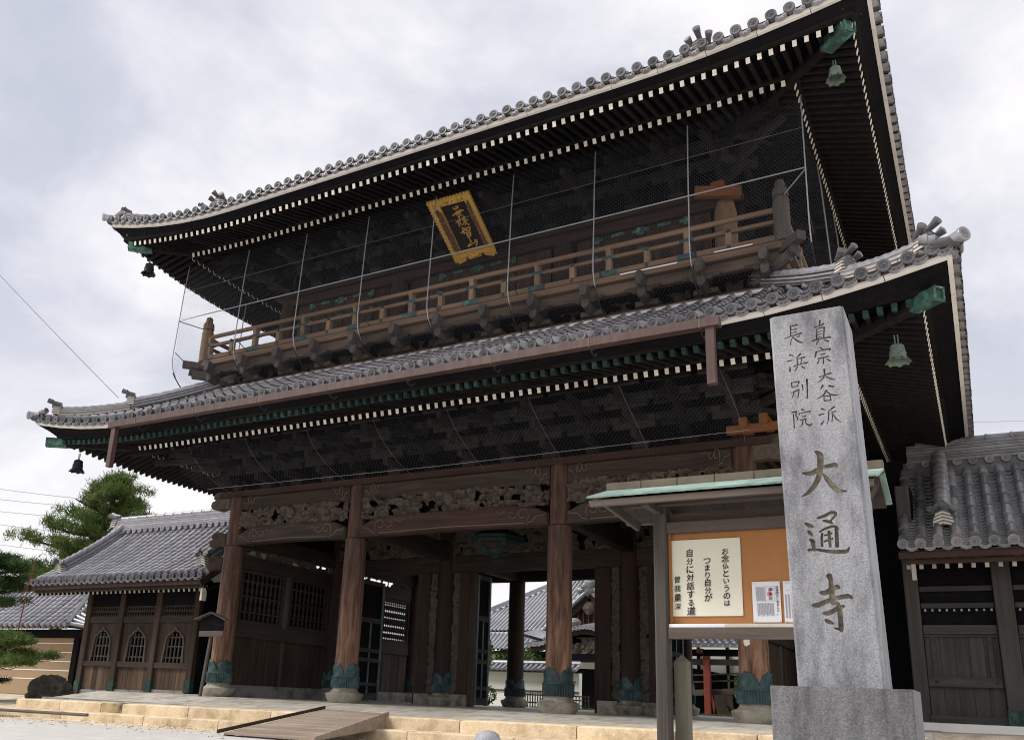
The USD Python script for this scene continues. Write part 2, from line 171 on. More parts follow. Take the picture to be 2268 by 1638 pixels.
GLYPHS={"お":[[[14,17,15,21,18,21,32,12,32,10,30,7,28,7]],[[-28,-22,-27,-13,-20,-6,-13,-2,-13,11,-27,11,-27,16,-13,16,-12,21,-13,29,-7,30,-7,17,8,19,8,14,-7,12,-8,0,13,2,19,0,24,-4,26,-8,26,-19,24,-23,18,-28,8,-31,2,-31,0,-25,8,-25,15,-23,20,-18,21,-13,20,-8,17,-5,11,-3,3,-3,-7,-6,-7,-26,-9,-30,-17,-31,-23,-28],[-22,-20,-17,-25,-13,-24,-12,-16,-13,-9,-17,-10,-22,-15]]],"念":[[[-33,11,-32,13,-13,22,-2,34,2,33,4,28,14,21,33,13,30,8,28,8,14,15,1,26,-1,26,-14,15,-23,10,-31,8]],[[22,-17,18,-11,20,-10,24,-11,33,-27,32,-29,27,-29]],[[-23,7,19,7,21,6,21,3,15,-5,9,-11,7,-11,4,-8,12,-1,12,2,-23,2]],[[-17,-11,-11,-10,-11,-26,-10,-28,13,-28,15,-20,17,-20,20,-22,18,-30,14,-33,-14,-32,-17,-28]],[[-10,-7,-7,-4,-3,-5,6,-15,6,-18,2,-20,-5,-10]],[[-6,18,0,18,6,13,6,11,2,9,-6,16]],[[-33,-28,-28,-20,-26,-11,-21,-12,-27,-30,-30,-31]]],"仏":[[[-11,-27,1,4,6,28,12,29,6,1,-2,-23,23,-20,14,0,14,2,19,3,30,-19,33,-30,28,-31,24,-24,-8,-30,-10,-30]],[[-34,2,-21,18,-15,31,-10,31,-10,28,-17,15,-17,-34,-22,-34,-22,6,-24,6,-30,-2]]],"と":[[[-22,-16,-19,-6,-10,3,-19,23,-19,26,-15,28,-13,27,-5,7,20,20,22,14,-8,-2,-15,-10,-16,-15,-14,-21,-9,-24,11,-25,25,-23,25,-29,10,-31,-9,-30,-15,-28,-20,-23]]],"い":[[[13,16,13,19,18,20,24,10,30,-10,29,-17,24,-18,22,-2,19,7]],[[-26,-5,-27,22,-20,22,-20,-5,-16,-19,-13,-22,-8,-22,-3,-14,-2,-8,0,-8,3,-12,-1,-23,-8,-29,-17,-27,-23,-18]]],"う":[[[-23,1,-24,7,-5,11,13,10,18,7,21,2,21,-13,17,-20,8,-27,1,-30,-11,-32,-14,-28,-13,-26,0,-24,8,-20,13,-15,16,-8,16,-2,12,4,7,6,-8,5,-21,0]],[[-15,28,16,25,16,21,3,20,-13,22,-15,23]]],"の":[[[-29,-15,-29,2,-25,10,-17,18,-5,23,9,23,15,21,24,14,29,3,29,-10,24,-21,15,-28,5,-31,2,-31,-1,-26,15,-21,20,-16,23,-10,22,6,20,10,13,16,4,18,2,3,-3,-13,-11,-24,-16,-26,-23,-24],[-24,-1,-22,-16,-19,-19,-12,-17,-5,-1,-2,18,-12,15,-19,9]]],"は":[[[-9,-17,-5,-12,-1,-10,12,-10,12,9,-7,9,-7,15,12,14,12,28,17,28,17,14,30,16,30,10,17,9,18,-12,27,-16,32,-21,32,-23,30,-26,28,-26,18,-18,18,-24,15,-29,10,-31,1,-31,-5,-29,-8,-26],[-4,-18,-1,-25,8,-26,12,-23,13,-15,1,-14]],[[-28,-15,-27,8,-23,28,-18,27,-22,4,-22,-14,-20,-14,-18,-7,-15,-8,-20,-24,-20,-31,-25,-31,-26,-29]]],"つ":[[[-30,6,-29,10,-13,15,-1,18,15,18,23,14,28,8,29,-7,26,-14,18,-21,6,-26,-10,-28,-12,-22,1,-21,11,-18,21,-10,23,-4,22,6,20,9,11,13,-7,11,-26,3,-28,3]]],"ま":[[[-22,-27,-22,-16,-15,-11,0,-10,0,-3,-1,-1,-23,0,-23,5,-1,4,-1,15,-22,16,-22,21,-1,20,-1,29,5,29,5,20,24,22,23,16,5,14,5,5,25,7,24,1,5,-1,5,-12,13,-14,23,-20,26,-23,24,-28,7,-18,5,-27,1,-31,-13,-32],[-17,-22,-15,-26,-4,-27,0,-24,0,-16,-2,-15,-12,-15,-17,-18]]],"り":[[[-21,-7,-18,29,-12,29,-14,13,-7,21,1,25,9,25,16,20,21,7,21,-6,19,-14,9,-26,-6,-32,-10,-32,-12,-29,-12,-27,-2,-25,6,-21,11,-16,14,-10,15,7,13,14,9,19,1,20,-6,16,-10,11,-15,-3,-14,-12,-20,-12]]],"自":[[[-24,22,-6,22,-3,33,3,32,0,22,25,22,25,-34,20,-34,19,-30,-18,-30,-19,-34,-24,-34],[-19,-9,20,-10,20,1,-19,1],[-19,7,20,6,20,17,-19,17],[-18,-15,-19,-25,20,-25,20,-15]]],"分":[[[-33,3,-20,16,-13,31,-7,30,-7,28,-21,5,22,5,22,8,18,11,8,27,8,30,13,31,22,15,33,5,29,0,22,5,21,-23,19,-31,15,-34,1,-34,-1,-29,12,-29,14,-27,16,-17,17,-2,16,0,-3,0,-6,-15,-11,-24,-20,-32,-28,-35,-31,-30,-24,-28,-15,-20,-10,-10,-9,-1,-23,0,-24,3,-29,0]]],"が":[[[30,22,25,32,28,33,34,23]],[[15,15,15,18,17,19,21,18,31,-1,32,-7,28,-9,26,-8,23,3]],[[17,29,21,30,26,20,22,19]],[[-31,12,-14,13,-12,29,-10,29,-6,28,-8,14,4,14,10,10,12,4,11,-14,8,-25,4,-30,-12,-30,-12,-24,0,-25,3,-22,6,-8,6,4,1,9,-10,8,-15,-12,-22,-28,-24,-31,-30,-29,-20,-10,-16,6,-31,6]]],"に":[[[-6,-22,-6,-9,0,-9,-1,-18,1,-21,29,-21,29,-26,21,-28,0,-27]],[[-3,21,26,21,26,15,-3,15]],[[-27,3,-24,24,-23,27,-19,27,-17,26,-17,24,-21,7,-22,-13,-19,-12,-17,-6,-14,-8,-14,-10,-19,-22,-20,-31,-25,-31,-27,-19]]],"対":[[[-31,-33,-33,-28,-21,-18,-18,-11,-23,-2,-28,2,-29,6,-25,8,-18,-2,-14,-4,-10,14,-33,15,-33,20,-17,20,-17,23,-22,28,-21,31,-18,32,-12,25,-13,20,-1,20,-1,15,19,15,19,32,24,33,25,15,33,15,33,10,25,10,24,-31,20,-34,10,-34,8,-30,8,-28,19,-28,19,10,-1,10,-2,15,-5,15,-7,1,-11,-9,-4,-19,-3,-24,-5,-26,-8,-26,-10,-20,-15,-16,-18,-23,-26,-31]],[[1,-1,2,2,5,2,7,0,12,-10,11,-15,8,-16]]],"話":[[[-5,5,-5,10,11,11,11,23,-3,21,-4,26,13,28,24,32,29,29,29,27,17,25,16,23,16,10,33,10,33,5,16,4,16,-7,29,-7,29,-34,24,-34,23,-32,4,-32,3,-35,-2,-35,-2,-7,11,-7,11,4],[3,-26,24,-27,24,-12,3,-12]],[[-33,16,-33,20,-20,20,-25,30,-23,32,-19,31,-15,24,-18,20,-7,20,-7,16]],[[-30,-9,-9,-9,-9,-30,-25,-30,-26,-34,-30,-34],[-25,-24,-13,-25,-13,-14,-25,-14]],[[-30,10,-9,10,-9,6,-30,6]],[[-30,-3,-30,1,-9,1,-9,-3]]],"す":[[[-29,14,-29,19,3,20,3,29,9,29,9,20,31,20,31,15,9,15,9,2,11,-1,10,-16,7,-22,1,-28,-7,-32,-12,-32,-15,-28,-2,-23,3,-16,-6,-17,-10,-15,-14,-9,-14,-1,-9,6,-5,8,3,8,3,15],[-8,-7,-4,-12,3,-11,5,-6,4,1,0,3,-6,2,-9,-2]]],"る":[[[-28,-11,6,18,6,20,-19,19,-19,25,15,26,18,23,-2,5,12,4,19,1,23,-3,26,-11,25,-19,18,-28,7,-32,-4,-32,-13,-28,-15,-24,-14,-17,-7,-12,0,-12,5,-14,9,-18,11,-24,14,-24,20,-16,20,-11,19,-7,12,-1,-6,-1,-14,-5,-23,-14],[-10,-20,-7,-26,-4,-27,5,-27,5,-26,4,-20,-2,-16,-8,-17]]],"道":[[[-33,-30,-28,-24,-22,-20,-22,1,-32,1,-32,6,-17,6,-17,-21,-16,-23,-2,-28,33,-27,32,-32,22,-33,-7,-32,-19,-26,-23,-26,-29,-33]],[[-14,19,-14,23,-2,23,-6,30,-3,33,-1,33,2,29,3,23,14,23,18,32,22,32,24,30,20,26,20,23,32,23,32,18,11,18,9,13,10,12,26,12,26,-22,-8,-22,-8,12,4,12,5,17],[-3,-17,21,-18,21,-12,-3,-12],[-3,-7,21,-8,21,-2,-3,-2],[-3,3,21,2,21,8,-3,8]],[[-31,26,-31,28,-27,30,-19,22,-17,17,-22,15,-24,20]]],"曽":[[[-27,24,-16,24,-19,32,-16,33,-12,30,-9,24,9,24,15,33,20,32,16,25,27,24,27,-2,-27,-2],[2,4,4,2,21,2,21,9,2,9],[2,14,21,13,21,20,3,20],[-22,4,-20,2,-3,2,-3,9,-22,9],[-21,19,-22,13,-3,13,-3,20]],[[-22,-7,22,-7,22,-34,16,-34,15,-32,-15,-32,-16,-34,-22,-34],[-16,-27,16,-28,16,-21,-16,-21],[-15,-11,-16,-17,16,-17,16,-11]]],"我":[[[-31,-16,-33,-10,-17,-6,-17,6,-32,6,-32,11,-17,11,-17,22,-30,21,-31,25,-29,26,-2,31,1,27,-11,24,-11,11,5,11,4,32,10,32,11,11,32,11,32,6,12,5,14,-10,20,-5,23,2,28,1,28,-2,17,-17,19,-25,24,-29,28,-28,29,-17,33,-19,33,-27,30,-34,28,-35,20,-34,15,-29,11,-22,-1,-31,-4,-31,-7,-28,10,-16,6,6,-11,6,-11,-6,2,-3,2,-8,-11,-11,-11,-30,-14,-34,-27,-34,-28,-31,-28,-29,-17,-29,-17,-13]],[[15,27,17,30,20,30,30,20,30,18,28,16,25,16]]],"量":[[[-33,-33,-33,-29,-3,-29,-3,-24,-27,-24,-26,-20,-3,-19,-3,-16,-25,-16,-25,2,25,2,25,-16,3,-16,3,-19,27,-20,27,-24,3,-24,3,-29,33,-29,33,-33],[3,-5,20,-6,20,-1,3,-1],[4,-9,3,-13,20,-13,20,-9],[-19,-12,-3,-13,-3,-9,-19,-9],[-19,-5,-3,-6,-3,-1,-19,-1]],[[-32,5,-32,9,32,9,32,5]],[[-23,30,23,30,23,13,-23,13],[-18,17,17,16,18,19,-17,20],[-18,24,17,23,18,26,-17,27]]],"深":[[[-16,-26,-10,-23,1,-10,1,-8,-13,-8,-13,-3,6,-3,6,5,11,5,11,-3,30,-3,30,-8,16,-9,18,-14,32,-26,29,-30,23,-27,12,-13,11,-34,6,-34,6,-13,-11,-30,-14,-30]],[[-12,29,30,29,30,16,25,16,25,24,-7,24,-8,15,-12,15]],[[12,16,12,18,16,20,27,9,29,4,25,2]],[[-13,5,-4,12,0,19,5,18,3,13,-5,4,-10,2]],[[-30,28,-26,32,-17,27,-16,23,-17,21,-20,21]],[[-31,-28,-21,-8,-19,-7,-17,-9,-17,-13,-27,-33,-31,-31]],[[-33,7,-30,12,-19,6,-18,3,-21,0]]],"法":[[[-12,-3,-12,2,7,2,7,15,-8,15,-8,20,7,20,7,33,12,33,12,20,29,20,29,15,12,14,12,2,31,2,31,-3,11,-3,-1,-25,20,-23,20,-20,15,-14,19,-11,28,-23,32,-32,27,-34,23,-27,-8,-32,-10,-26,-3,-19,4,-4]],[[-30,-28,-22,-17,-18,-7,-16,-6,-13,-11,-25,-33,-29,-32]],[[-29,27,-27,31,-23,31,-14,26,-13,23,-15,20,-17,20,-21,24]],[[-33,8,-31,12,-29,12,-22,9,-17,4,-19,1,-21,1]]],"語":[[[-7,2,3,2,4,12,-3,12,-3,17,6,17,7,24,6,25,-5,25,-5,30,32,29,32,25,12,25,11,18,26,17,26,2,33,2,33,-3,-7,-3],[10,12,8,2,21,2,21,12]],[[-3,-34,-3,-8,29,-8,29,-34,24,-34,23,-31,3,-31,2,-34],[2,-25,24,-26,24,-13,2,-13]],[[-33,20,-20,20,-24,31,-20,33,-15,24,-18,20,-6,20,-6,16,-33,16]],[[-30,-9,-8,-9,-8,-30,-25,-30,-26,-34,-30,-34],[-25,-24,-13,-25,-13,-14,-25,-14]],[[-30,10,-9,10,-9,6,-30,6]],[[-30,-3,-30,1,-9,1,-9,-3]]],"印":[[[2,27,30,27,30,-19,25,-23,15,-23,14,-20,14,-17,24,-17,24,22,8,22,8,-34,2,-34]],[[-30,-25,-31,-19,-29,-17,-29,24,-7,31,-4,26,-23,21,-23,8,-3,7,-3,2,-23,2,-23,-17,-18,-17,-3,-13,-3,-18,-26,-25]]],"じ":[[[-20,-21,-20,27,-13,28,-14,-19,-12,-24,-6,-27,2,-27,10,-25,15,-22,23,-12,27,-15,27,-18,21,-25,11,-31,3,-33,-11,-32,-17,-28]],[[17,18,13,24,17,25,24,14,19,12]],[[4,18,5,21,8,21,14,10,10,8]]],"め":[[[-30,-17,-28,-3,-24,4,-19,8,-23,22,-17,24,-15,13,-11,13,-6,16,4,17,6,22,6,28,12,28,10,16,20,13,26,7,29,-1,29,-13,23,-24,13,-30,6,-32,3,-32,1,-29,1,-27,3,-26,8,-26,15,-23,23,-13,23,0,15,10,11,11,8,11,2,-7,-2,-12,2,-17,1,-20,-3,-21,-7,-19,-11,-24,-22,-27,-27,-24],[-12,8,-8,-5,-4,-6,3,12,-5,11],[-25,-12,-23,-20,-18,-21,-9,-14,-16,3,-20,1,-23,-4]]],"し":[[[-19,-20,-19,28,-12,28,-13,-18,-10,-24,-5,-26,4,-26,11,-24,15,-22,24,-11,27,-13,28,-18,21,-25,9,-31,-7,-32,-14,-29,-17,-26]]],"た":[[[-2,-12,4,-11,3,-19,5,-23,14,-25,29,-23,29,-29,9,-30,2,-28,-2,-23]],[[3,6,26,7,28,6,28,1,3,1]],[[-29,12,-29,17,-17,16,-12,17,-11,29,-4,29,-6,18,7,20,7,14,-8,12,-14,-14,-21,-31,-26,-30,-27,-27,-21,-16,-14,11]]],"。":[[[-33,-25,-33,-19,-31,-15,-25,-11,-19,-11,-15,-13,-11,-19,-11,-25,-13,-29,-19,-33,-25,-33,-29,-31],[-28,-19,-29,-24,-27,-28,-20,-29,-16,-27,-15,-20,-17,-16,-25,-15]]]}
# ------------------------------------------------------------------ materials
def ramp(a): return {'ramp': a}
def look(name, base, var=0.35, scale=6.0, rough=0.7, bump=0.0, bscale=30.0, axis=None, stretch=0.08, metal=0.0, rnd=0.15, dark=None, spec=0.16, detail=5.0, coat=0.0, light=None):
    """a principled surface whose colour wanders between a darker and a lighter tone of its own; axis: grain direction"""
    base = np.array(base, float)
    lo = np.array(dark, float) if dark is not None else base * (1 - var)
    hi = np.array(light, float) if light is not None else base * (1 + var)
    sc = [1.0, 1.0, 1.0]
    if axis is not None: sc = [1.0 if i != axis else stretch for i in range(3)]
    n = {'g': ('geometry', {}), 'oi': ('object_info', {}), 'mp': ('mapping', {'scale': tuple(sc)}),
         'off': ('vector_math', {'math_type': 'multiply_add', 'vector2': (37.0, 11.0, 23.0)}),
         'cmb': ('combine_xyz', {}),
         'n1': ('noise_texture', {'scale': scale, 'detail': detail, 'roughness': 0.6, 'distortion': 0.4 if axis is not None else 0.1}),
         'n0': ('noise_texture', {'scale': 0.55, 'detail': 3.0}),
         'mx': ('mix_float', {'fac': 0.35}),
         'r': ('rgb_ramp', ramp([(0.28, tuple(lo)), (0.5, tuple(base)), (0.72, tuple(hi))])),
         'rr': ('map_range', {'from_min': 0.0, 'from_max': 1.0, 'to_min': 1 - rnd, 'to_max': 1 + rnd}),
         'hsv': ('hsv', {}),
         'p': ('principled_bsdf', {'roughness': rough, 'metallic': metal, 'specular_ior_level': spec, 'coat_weight': coat})}
    l = [('oi.random', 'cmb.x'), ('oi.random', 'cmb.y'), ('oi.random', 'cmb.z'), ('cmb.vector', 'off.vector1'), ('g.position', 'mp.vector'), ('mp.vector', 'off.vector3'),
         ('off.vector', 'n1.vector'), ('g.position', 'n0.vector'), ('n1.fac', 'mx.a'), ('n0.fac', 'mx.b'), ('mx.result', 'r.fac'), ('r.color', 'hsv.color'), ('oi.random', 'rr.value'), ('rr.result', 'hsv.value'), ('hsv.color', 'p.base_color')]
    if bump:
        n['n2'] = ('noise_texture', {'scale': bscale, 'detail': 4.0, 'roughness': 0.65})
        n['b'] = ('bump', {'strength': bump, 'distance': 0.02})
        l += [('mp.vector', 'n2.vector'), ('n2.fac', 'b.height'), ('b.normal', 'p.normal')]
    return usdkit.material(stage, '/World/Looks/' + name, n, l, surface='p.BSDF')
def speckled(name, base, s1=120.0, var=0.45, rough=0.75, stain=0.25, tint=None, bump=0.15, streak=(1, 1, 1)):
    """granite: fine grains over soft stains"""
    base = np.array(base, float); lo, hi = base * (1 - var), base * (1 + var)
    n = {'g': ('geometry', {}), 'oi': ('object_info', {}), 'v': ('voronoi_texture', {'scale': s1, 'feature': 'f1'}), 'bw': ('rgb_to_bw', {}), 'n1': ('noise_texture', {'scale': 2.6, 'detail': 6.0, 'roughness': 0.65}),
         'nf': ('noise_texture', {'scale': s1 * 0.45, 'detail': 3.0}), 'mf': ('mix_float', {'fac': 0.5}),
         'r': ('rgb_ramp', ramp([(0.15, tuple(lo)), (0.5, tuple(base)), (0.85, tuple(hi))])),
         'stm': ('mapping', {'scale': streak}), 'st': ('rgb_ramp', ramp([(0.33, tuple(np.array(tint if tint is not None else (1, 1, 1)) * (1 - stain))), (0.55, (1, 1, 1)), (0.75, (1.08, 1.08, 1.08))])),
         'm': ('mix_color', {'blend_type': 'multiply', 'fac': 1.0, 'use_clamp': False}),
         'rr': ('map_range', {'from_min': 0.0, 'from_max': 1.0, 'to_min': 0.86, 'to_max': 1.12}), 'hsv': ('hsv', {}),
         'b': ('bump', {'strength': bump, 'distance': 0.01}), 'p': ('principled_bsdf', {'roughness': rough, 'specular_ior_level': 0.35})}
    l = [('g.position', 'v.vector'), ('g.position', 'stm.vector'), ('stm.vector', 'n1.vector'), ('g.position', 'nf.vector'), ('v.color', 'bw.color'), ('bw.val', 'mf.a'), ('nf.fac', 'mf.b'), ('mf.result', 'r.fac'), ('n1.fac', 'st.fac'),
         ('r.color', 'm.a'), ('st.color', 'm.b'), ('m.result', 'hsv.color'), ('oi.random', 'rr.value'), ('rr.result', 'hsv.value'), ('hsv.color', 'p.base_color'), ('nf.fac', 'b.height'), ('b.normal', 'p.normal')]
    return usdkit.material(stage, '/World/Looks/' + name, n, l, surface='p.BSDF')
def leaf(name, c, rnd=0.3):
    c = np.array(c)
    n = {'g': ('geometry', {}), 'n1': ('noise_texture', {'scale': 1.3, 'detail': 3.0}), 'isl': ('map_range', {'to_min': 0.65, 'to_max': 1.35}), 'hsv': ('hsv', {}),
         'r': ('rgb_ramp', ramp([(0.3, tuple(c * [0.7, 0.75, 0.7])), (0.5, tuple(c)), (0.7, tuple(c * [1.5, 1.3, 1.1]))])),
         'd': ('principled_bsdf', {'roughness': 0.55, 'specular_ior_level': 0.25}), 't': ('translucent_bsdf', {}), 'm': ('mix_closure', {'fac': 0.3})}
    return usdkit.material(stage, '/World/Looks/' + name, n, [('g.position', 'n1.vector'), ('n1.fac', 'r.fac'), ('r.color', 'hsv.color'), ('g.random_per_island', 'isl.value'), ('isl.result', 'hsv.value'), ('hsv.color', 'd.base_color'), ('hsv.color', 't.color'), ('d.BSDF', 'm.closure1'), ('t.BSDF', 'm.closure2')], surface='m.closure')

# weathered timber, by grain direction
WX = look('timber_along_x', (.044, .034, .029), .6, 9, .75, .35, 40, 0, rnd=.2)
WY = look('timber_along_y', (.040, .031, .027), .5, 9, .75, .35, 40, 1, rnd=.2)
WZ = look('timber_upright', (.048, .034, .026), .75, 9, .75, .35, 40, 2, rnd=.22)
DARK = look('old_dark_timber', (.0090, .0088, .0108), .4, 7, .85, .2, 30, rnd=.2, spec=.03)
RAFT = look('rafter_timber', (.0185, .0165, .0175), .5, 8, .85, .2, 30, rnd=.3, spec=.04)
RED = look('red_brown_timber', (.050, .029, .025), .5, 8, .7, .2, 40, 0, rnd=.1)
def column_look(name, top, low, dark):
    """column timber: streaked red-brown, paler towards the foot, with figured grain"""
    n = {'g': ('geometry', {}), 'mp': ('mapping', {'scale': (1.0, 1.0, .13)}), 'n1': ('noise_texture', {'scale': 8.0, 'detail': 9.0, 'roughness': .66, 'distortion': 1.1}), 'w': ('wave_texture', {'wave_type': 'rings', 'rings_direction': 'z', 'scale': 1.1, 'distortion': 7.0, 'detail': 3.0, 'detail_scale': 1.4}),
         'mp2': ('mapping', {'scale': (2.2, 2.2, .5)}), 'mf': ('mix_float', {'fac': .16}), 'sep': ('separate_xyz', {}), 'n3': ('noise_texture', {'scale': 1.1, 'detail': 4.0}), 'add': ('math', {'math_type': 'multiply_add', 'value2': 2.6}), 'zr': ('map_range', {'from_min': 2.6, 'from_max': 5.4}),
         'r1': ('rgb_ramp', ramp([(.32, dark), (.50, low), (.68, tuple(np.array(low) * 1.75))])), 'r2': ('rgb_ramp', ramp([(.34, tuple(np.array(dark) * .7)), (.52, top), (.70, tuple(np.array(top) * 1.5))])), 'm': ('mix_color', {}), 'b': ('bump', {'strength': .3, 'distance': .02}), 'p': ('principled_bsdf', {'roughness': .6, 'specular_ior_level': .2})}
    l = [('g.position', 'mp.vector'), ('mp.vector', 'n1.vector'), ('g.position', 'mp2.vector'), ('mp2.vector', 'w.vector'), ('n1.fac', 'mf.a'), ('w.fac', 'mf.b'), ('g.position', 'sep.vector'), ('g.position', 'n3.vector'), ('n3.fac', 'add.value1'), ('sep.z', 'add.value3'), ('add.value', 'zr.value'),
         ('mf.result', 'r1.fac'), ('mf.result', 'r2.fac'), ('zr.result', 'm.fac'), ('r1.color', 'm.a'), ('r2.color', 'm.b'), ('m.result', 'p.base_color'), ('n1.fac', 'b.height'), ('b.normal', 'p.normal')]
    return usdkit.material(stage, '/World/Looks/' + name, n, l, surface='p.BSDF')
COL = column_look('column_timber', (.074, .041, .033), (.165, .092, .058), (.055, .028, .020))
RAMPW = look('ramp_plank', (.245, .195, .155), .4, 9, .8, .3, 40, 0, rnd=.15)
WINGW = look('wing_board', (.088, .060, .043), .75, 9, .8, .4, 45, 2, rnd=.5)
RWING = look('blue_grey_wing_timber', (.062, .057, .056), .5, 9, .8, .35, 45, 2, rnd=.12)
RWINGX = look('blue_grey_wing_beam', (.060, .055, .054), .5, 9, .8, .35, 45, 0, rnd=.12)
DIMCAP = look('dim_cap_paint', (.36, .345, .31), .2, 9, .8, 0, rnd=.2)
UNDERB = look('balcony_bracket_timber', (.048, .037, .031), .6, 8, .85, .3, 30, rnd=.25)
BRKT = look('grey_bracket_timber', (.030, .027, .027), .5, 8, .9, .2, 30, rnd=.3, spec=.03)  # even grey, a little paler than the rafter timber
COLD = look('column_timber_painted_shade', (.042, .026, .021), .45, 7, .7, .3, 36, 2, .07, rnd=.12)  # darker copy of the column timber: shade inside the gate put into its colour
GREYW = look('silvered_timber', (.080, .070, .063), .5, 9, .8, .4, 45, 2, rnd=.12)
GREYX = look('silvered_beam', (.10, .082, .070), .5, 9, .8, .4, 45, 0, rnd=.15)
HONEY = look('pale_rail_timber', (.165, .108, .073), .5, 10, .75, .3, 45, 0, rnd=.18)
HONEYZ = look('pale_post_timber', (.22, .145, .095), .5, 10, .75, .3, 45, 2, rnd=.18)
PALEB = look('bleached_beam', (.088, .062, .046), .85, 5, .8, .35, 30, 0, rnd=.15)
ORANGE = look('new_timber', (.17, .072, .032), .35, 8, .7, .2, 40, 0, rnd=.1)
CARVE = look('carved_timber', (.088, .073, .061), .5, 8, .85, .4, 30, rnd=.12)
BOARD = look('cork_orange_board', (.40, .185, .07), .25, 1.6, .6, .05, 60, 2, rnd=.03)
EDGEB = look('streaked_edge_beam', (.090, .066, .050), .85, 3.2, .8, .4, 30, 0, .22, rnd=.15)
BACKLITBELL = look('backlit_bell_bronze', (.020, .028, .026), .4, 9, .6, .1, 30, rnd=.1)  # bell bronze darkened: the shade of a backlit bell put into its colour
WHITE = look('white_paint', (.80, .79, .77), .1, 5, .7, .05, 20, rnd=.08)
CAPW = look('rafter_cap_paint', (.82, .80, .73), .15, 14, .75, 0, rnd=.20, dark=(.55, .50, .42))
PLASTER = look('white_plaster', (.82, .815, .80), .06, 2, .85, .05, 30, rnd=.03)
OCHRE = look('ochre_plaster', (.34, .245, .155), .12, 1.2, .9, .1, 20, rnd=.03)
BRONZE = look('blue_green_bronze', (.030, .062, .068), .5, 7, .5, .35, 40, metal=.25, rnd=.15, light=(.085, .150, .145), dark=(.020, .024, .024), spec=.35)
VERD = look('verdigris_copper', (.045, .115, .095), .5, 6.5, .65, .2, 30, rnd=.18, light=(.20, .42, .33), dark=(.040, .036, .026))
SHOE = look('dark_green_bronze', (.021, .046, .042), .5, 11, .65, .2, 30, rnd=.18, light=(.06, .13, .10))
BELL = look('verdigris_bell', (.15, .20, .165), .45, 9, .6, .15, 30, metal=.2, rnd=.1)
MINT = look('copper_roof_sheet', (.22, .325, .285), .2, 6, .45, .08, 20, rnd=.14, light=(.40, .54, .49), dark=(.16, .22, .19), spec=.4)
COPPER = look('brown_copper_gutter', (.082, .049, .045), .4, 5, .5, .1, 20, 2, .25, metal=.1, rnd=.1, spec=.35, light=(.125, .083, .077))
COPPERB = look('dull_ridge_copper', (.125, .105, .08), .3, 6, .55, .1, 20, rnd=.12)
TILE = look('smoked_roof_tile', (.25, .248, .275), .5, 6, .3, .12, 40, rnd=.26, spec=.7)
TILED = look('dark_smoked_tile', (.105, .108, .118), .4, 5, .36, .12, 40, rnd=.3, spec=.55)
EAVE = look('eave_tile_clay', (.085, .086, .096), .4, 7, .45, .1, 40, rnd=.36, spec=.35)
TILEP = look('pan_tile_gap_shade', (.075, .075, .085), .4, 5, .4, .1, 40, rnd=.2, spec=.5)  # pans kept dark: shade in the gaps between tile rows put into the colour
TILEB = look('sheltered_roof_tile', (.17, .17, .185), .6, 4, .28, .12, 40, rnd=.3, spec=.6, light=(.30, .27, .25))
MORTAR = look('ridge_mortar', (.66, .62, .54), .15, 5, .85, .1, 30, rnd=.08)
GOLD = look('gilding', (.74, .47, .12), .3, 22, .36, .25, 60, metal=.3, rnd=.1)
BLACKL = look('dark_plaque_ground', (.022, .013, .013), .3, 6, .45, rnd=.0)
CARVED = look('painted_carving', (.17, .085, .055), .6, 30, .6, .3, 50, rnd=.1)
STEEL = look('galvanised_pipe', (.32, .33, .37), .2, 8, .45, 0, metal=.3, rnd=.1)
NETC = look('net_cord', (.13, .145, .18), .1, 8, .7, 0, rnd=0, spec=.2)
WIRE = look('black_wire', (.03, .03, .035), .1, 8, .6, 0, rnd=0)
GRANITE = speckled('grey_granite', (.285, .29, .312), 210, .5, .6, .5, (.84, .84, .86), streak=(2.2, 2.2, .75))
GRANITED = speckled('dark_grey_granite', (.150, .150, .158), 190, .6, .65, .45, (.85, .84, .80), streak=(3, 3, .6))
CARVEDS = look('stained_carving', (.20, .175, .135), .55, 14, .9, .3, 60, rnd=.05, dark=(.045, .038, .030))
TAN = speckled('tan_granite', (.62, .50, .34), 95, .3, .75, .22, (.82, .76, .66), .4)
TANS = speckled('stained_tan_granite', (.36, .28, .16), 95, .4, .75, .6, (.4, .36, .3))
BASES = speckled('column_base_stone', (.31, .285, .235), 70, .3, .75, .5, (.7, .66, .6))
SILLS = speckled('sill_stone', (.23, .225, .215), 60, .25, .75, .45, (.75, .7, .62))
PAVE = speckled('paving_stone', (.46, .43, .375), 80, .22, .55, .30, (.8, .78, .74))
GROUND = speckled('sandy_ground', (.62, .535, .42), 45, .2, .85, .22, (.82, .76, .68))
ROAD = speckled('pale_road', (.57, .555, .53), 70, .15, .8, .15)
YARD = speckled('courtyard_gravel', (.36, .36, .27), 30, .3, .9, .3, (.7, .8, .5))
ROCK = look('dark_rock', (.075, .068, .058), .6, 5, .9, .6, 14, rnd=0)
PAPER = look('cream_paper', (.80, .775, .64), .035, 2.2, .75, 0, rnd=0)
PAPERW = look('white_paper', (.80, .80, .84), .02, 2, .7, 0, rnd=0)
INK = look('ink', (.018, .017, .018), .2, 9, .6, 0, rnd=0)
PRINT = look('grey_print', (.33, .34, .37), .1, 9, .7, 0, rnd=0)
SCROLL = look('carved_line_timber', (.15, .122, .10), .3, 8, .85, .1, 30, rnd=.08)
SEAL = look('red_seal', (.60, .26, .26), .1, 9, .7, 0, rnd=0)
ALU = look('white_strip', (.80, .80, .86), .05, 3, .45, 0, rnd=.02)
VERMIL = look('weathered_red_post', (.20, .050, .036), .3, 6, .7, .1, 30, rnd=.05)
PINE = leaf('pine_needles', (.12, .195, .045))
PINED = leaf('dark_pine_needles', (.060, .125, .038))
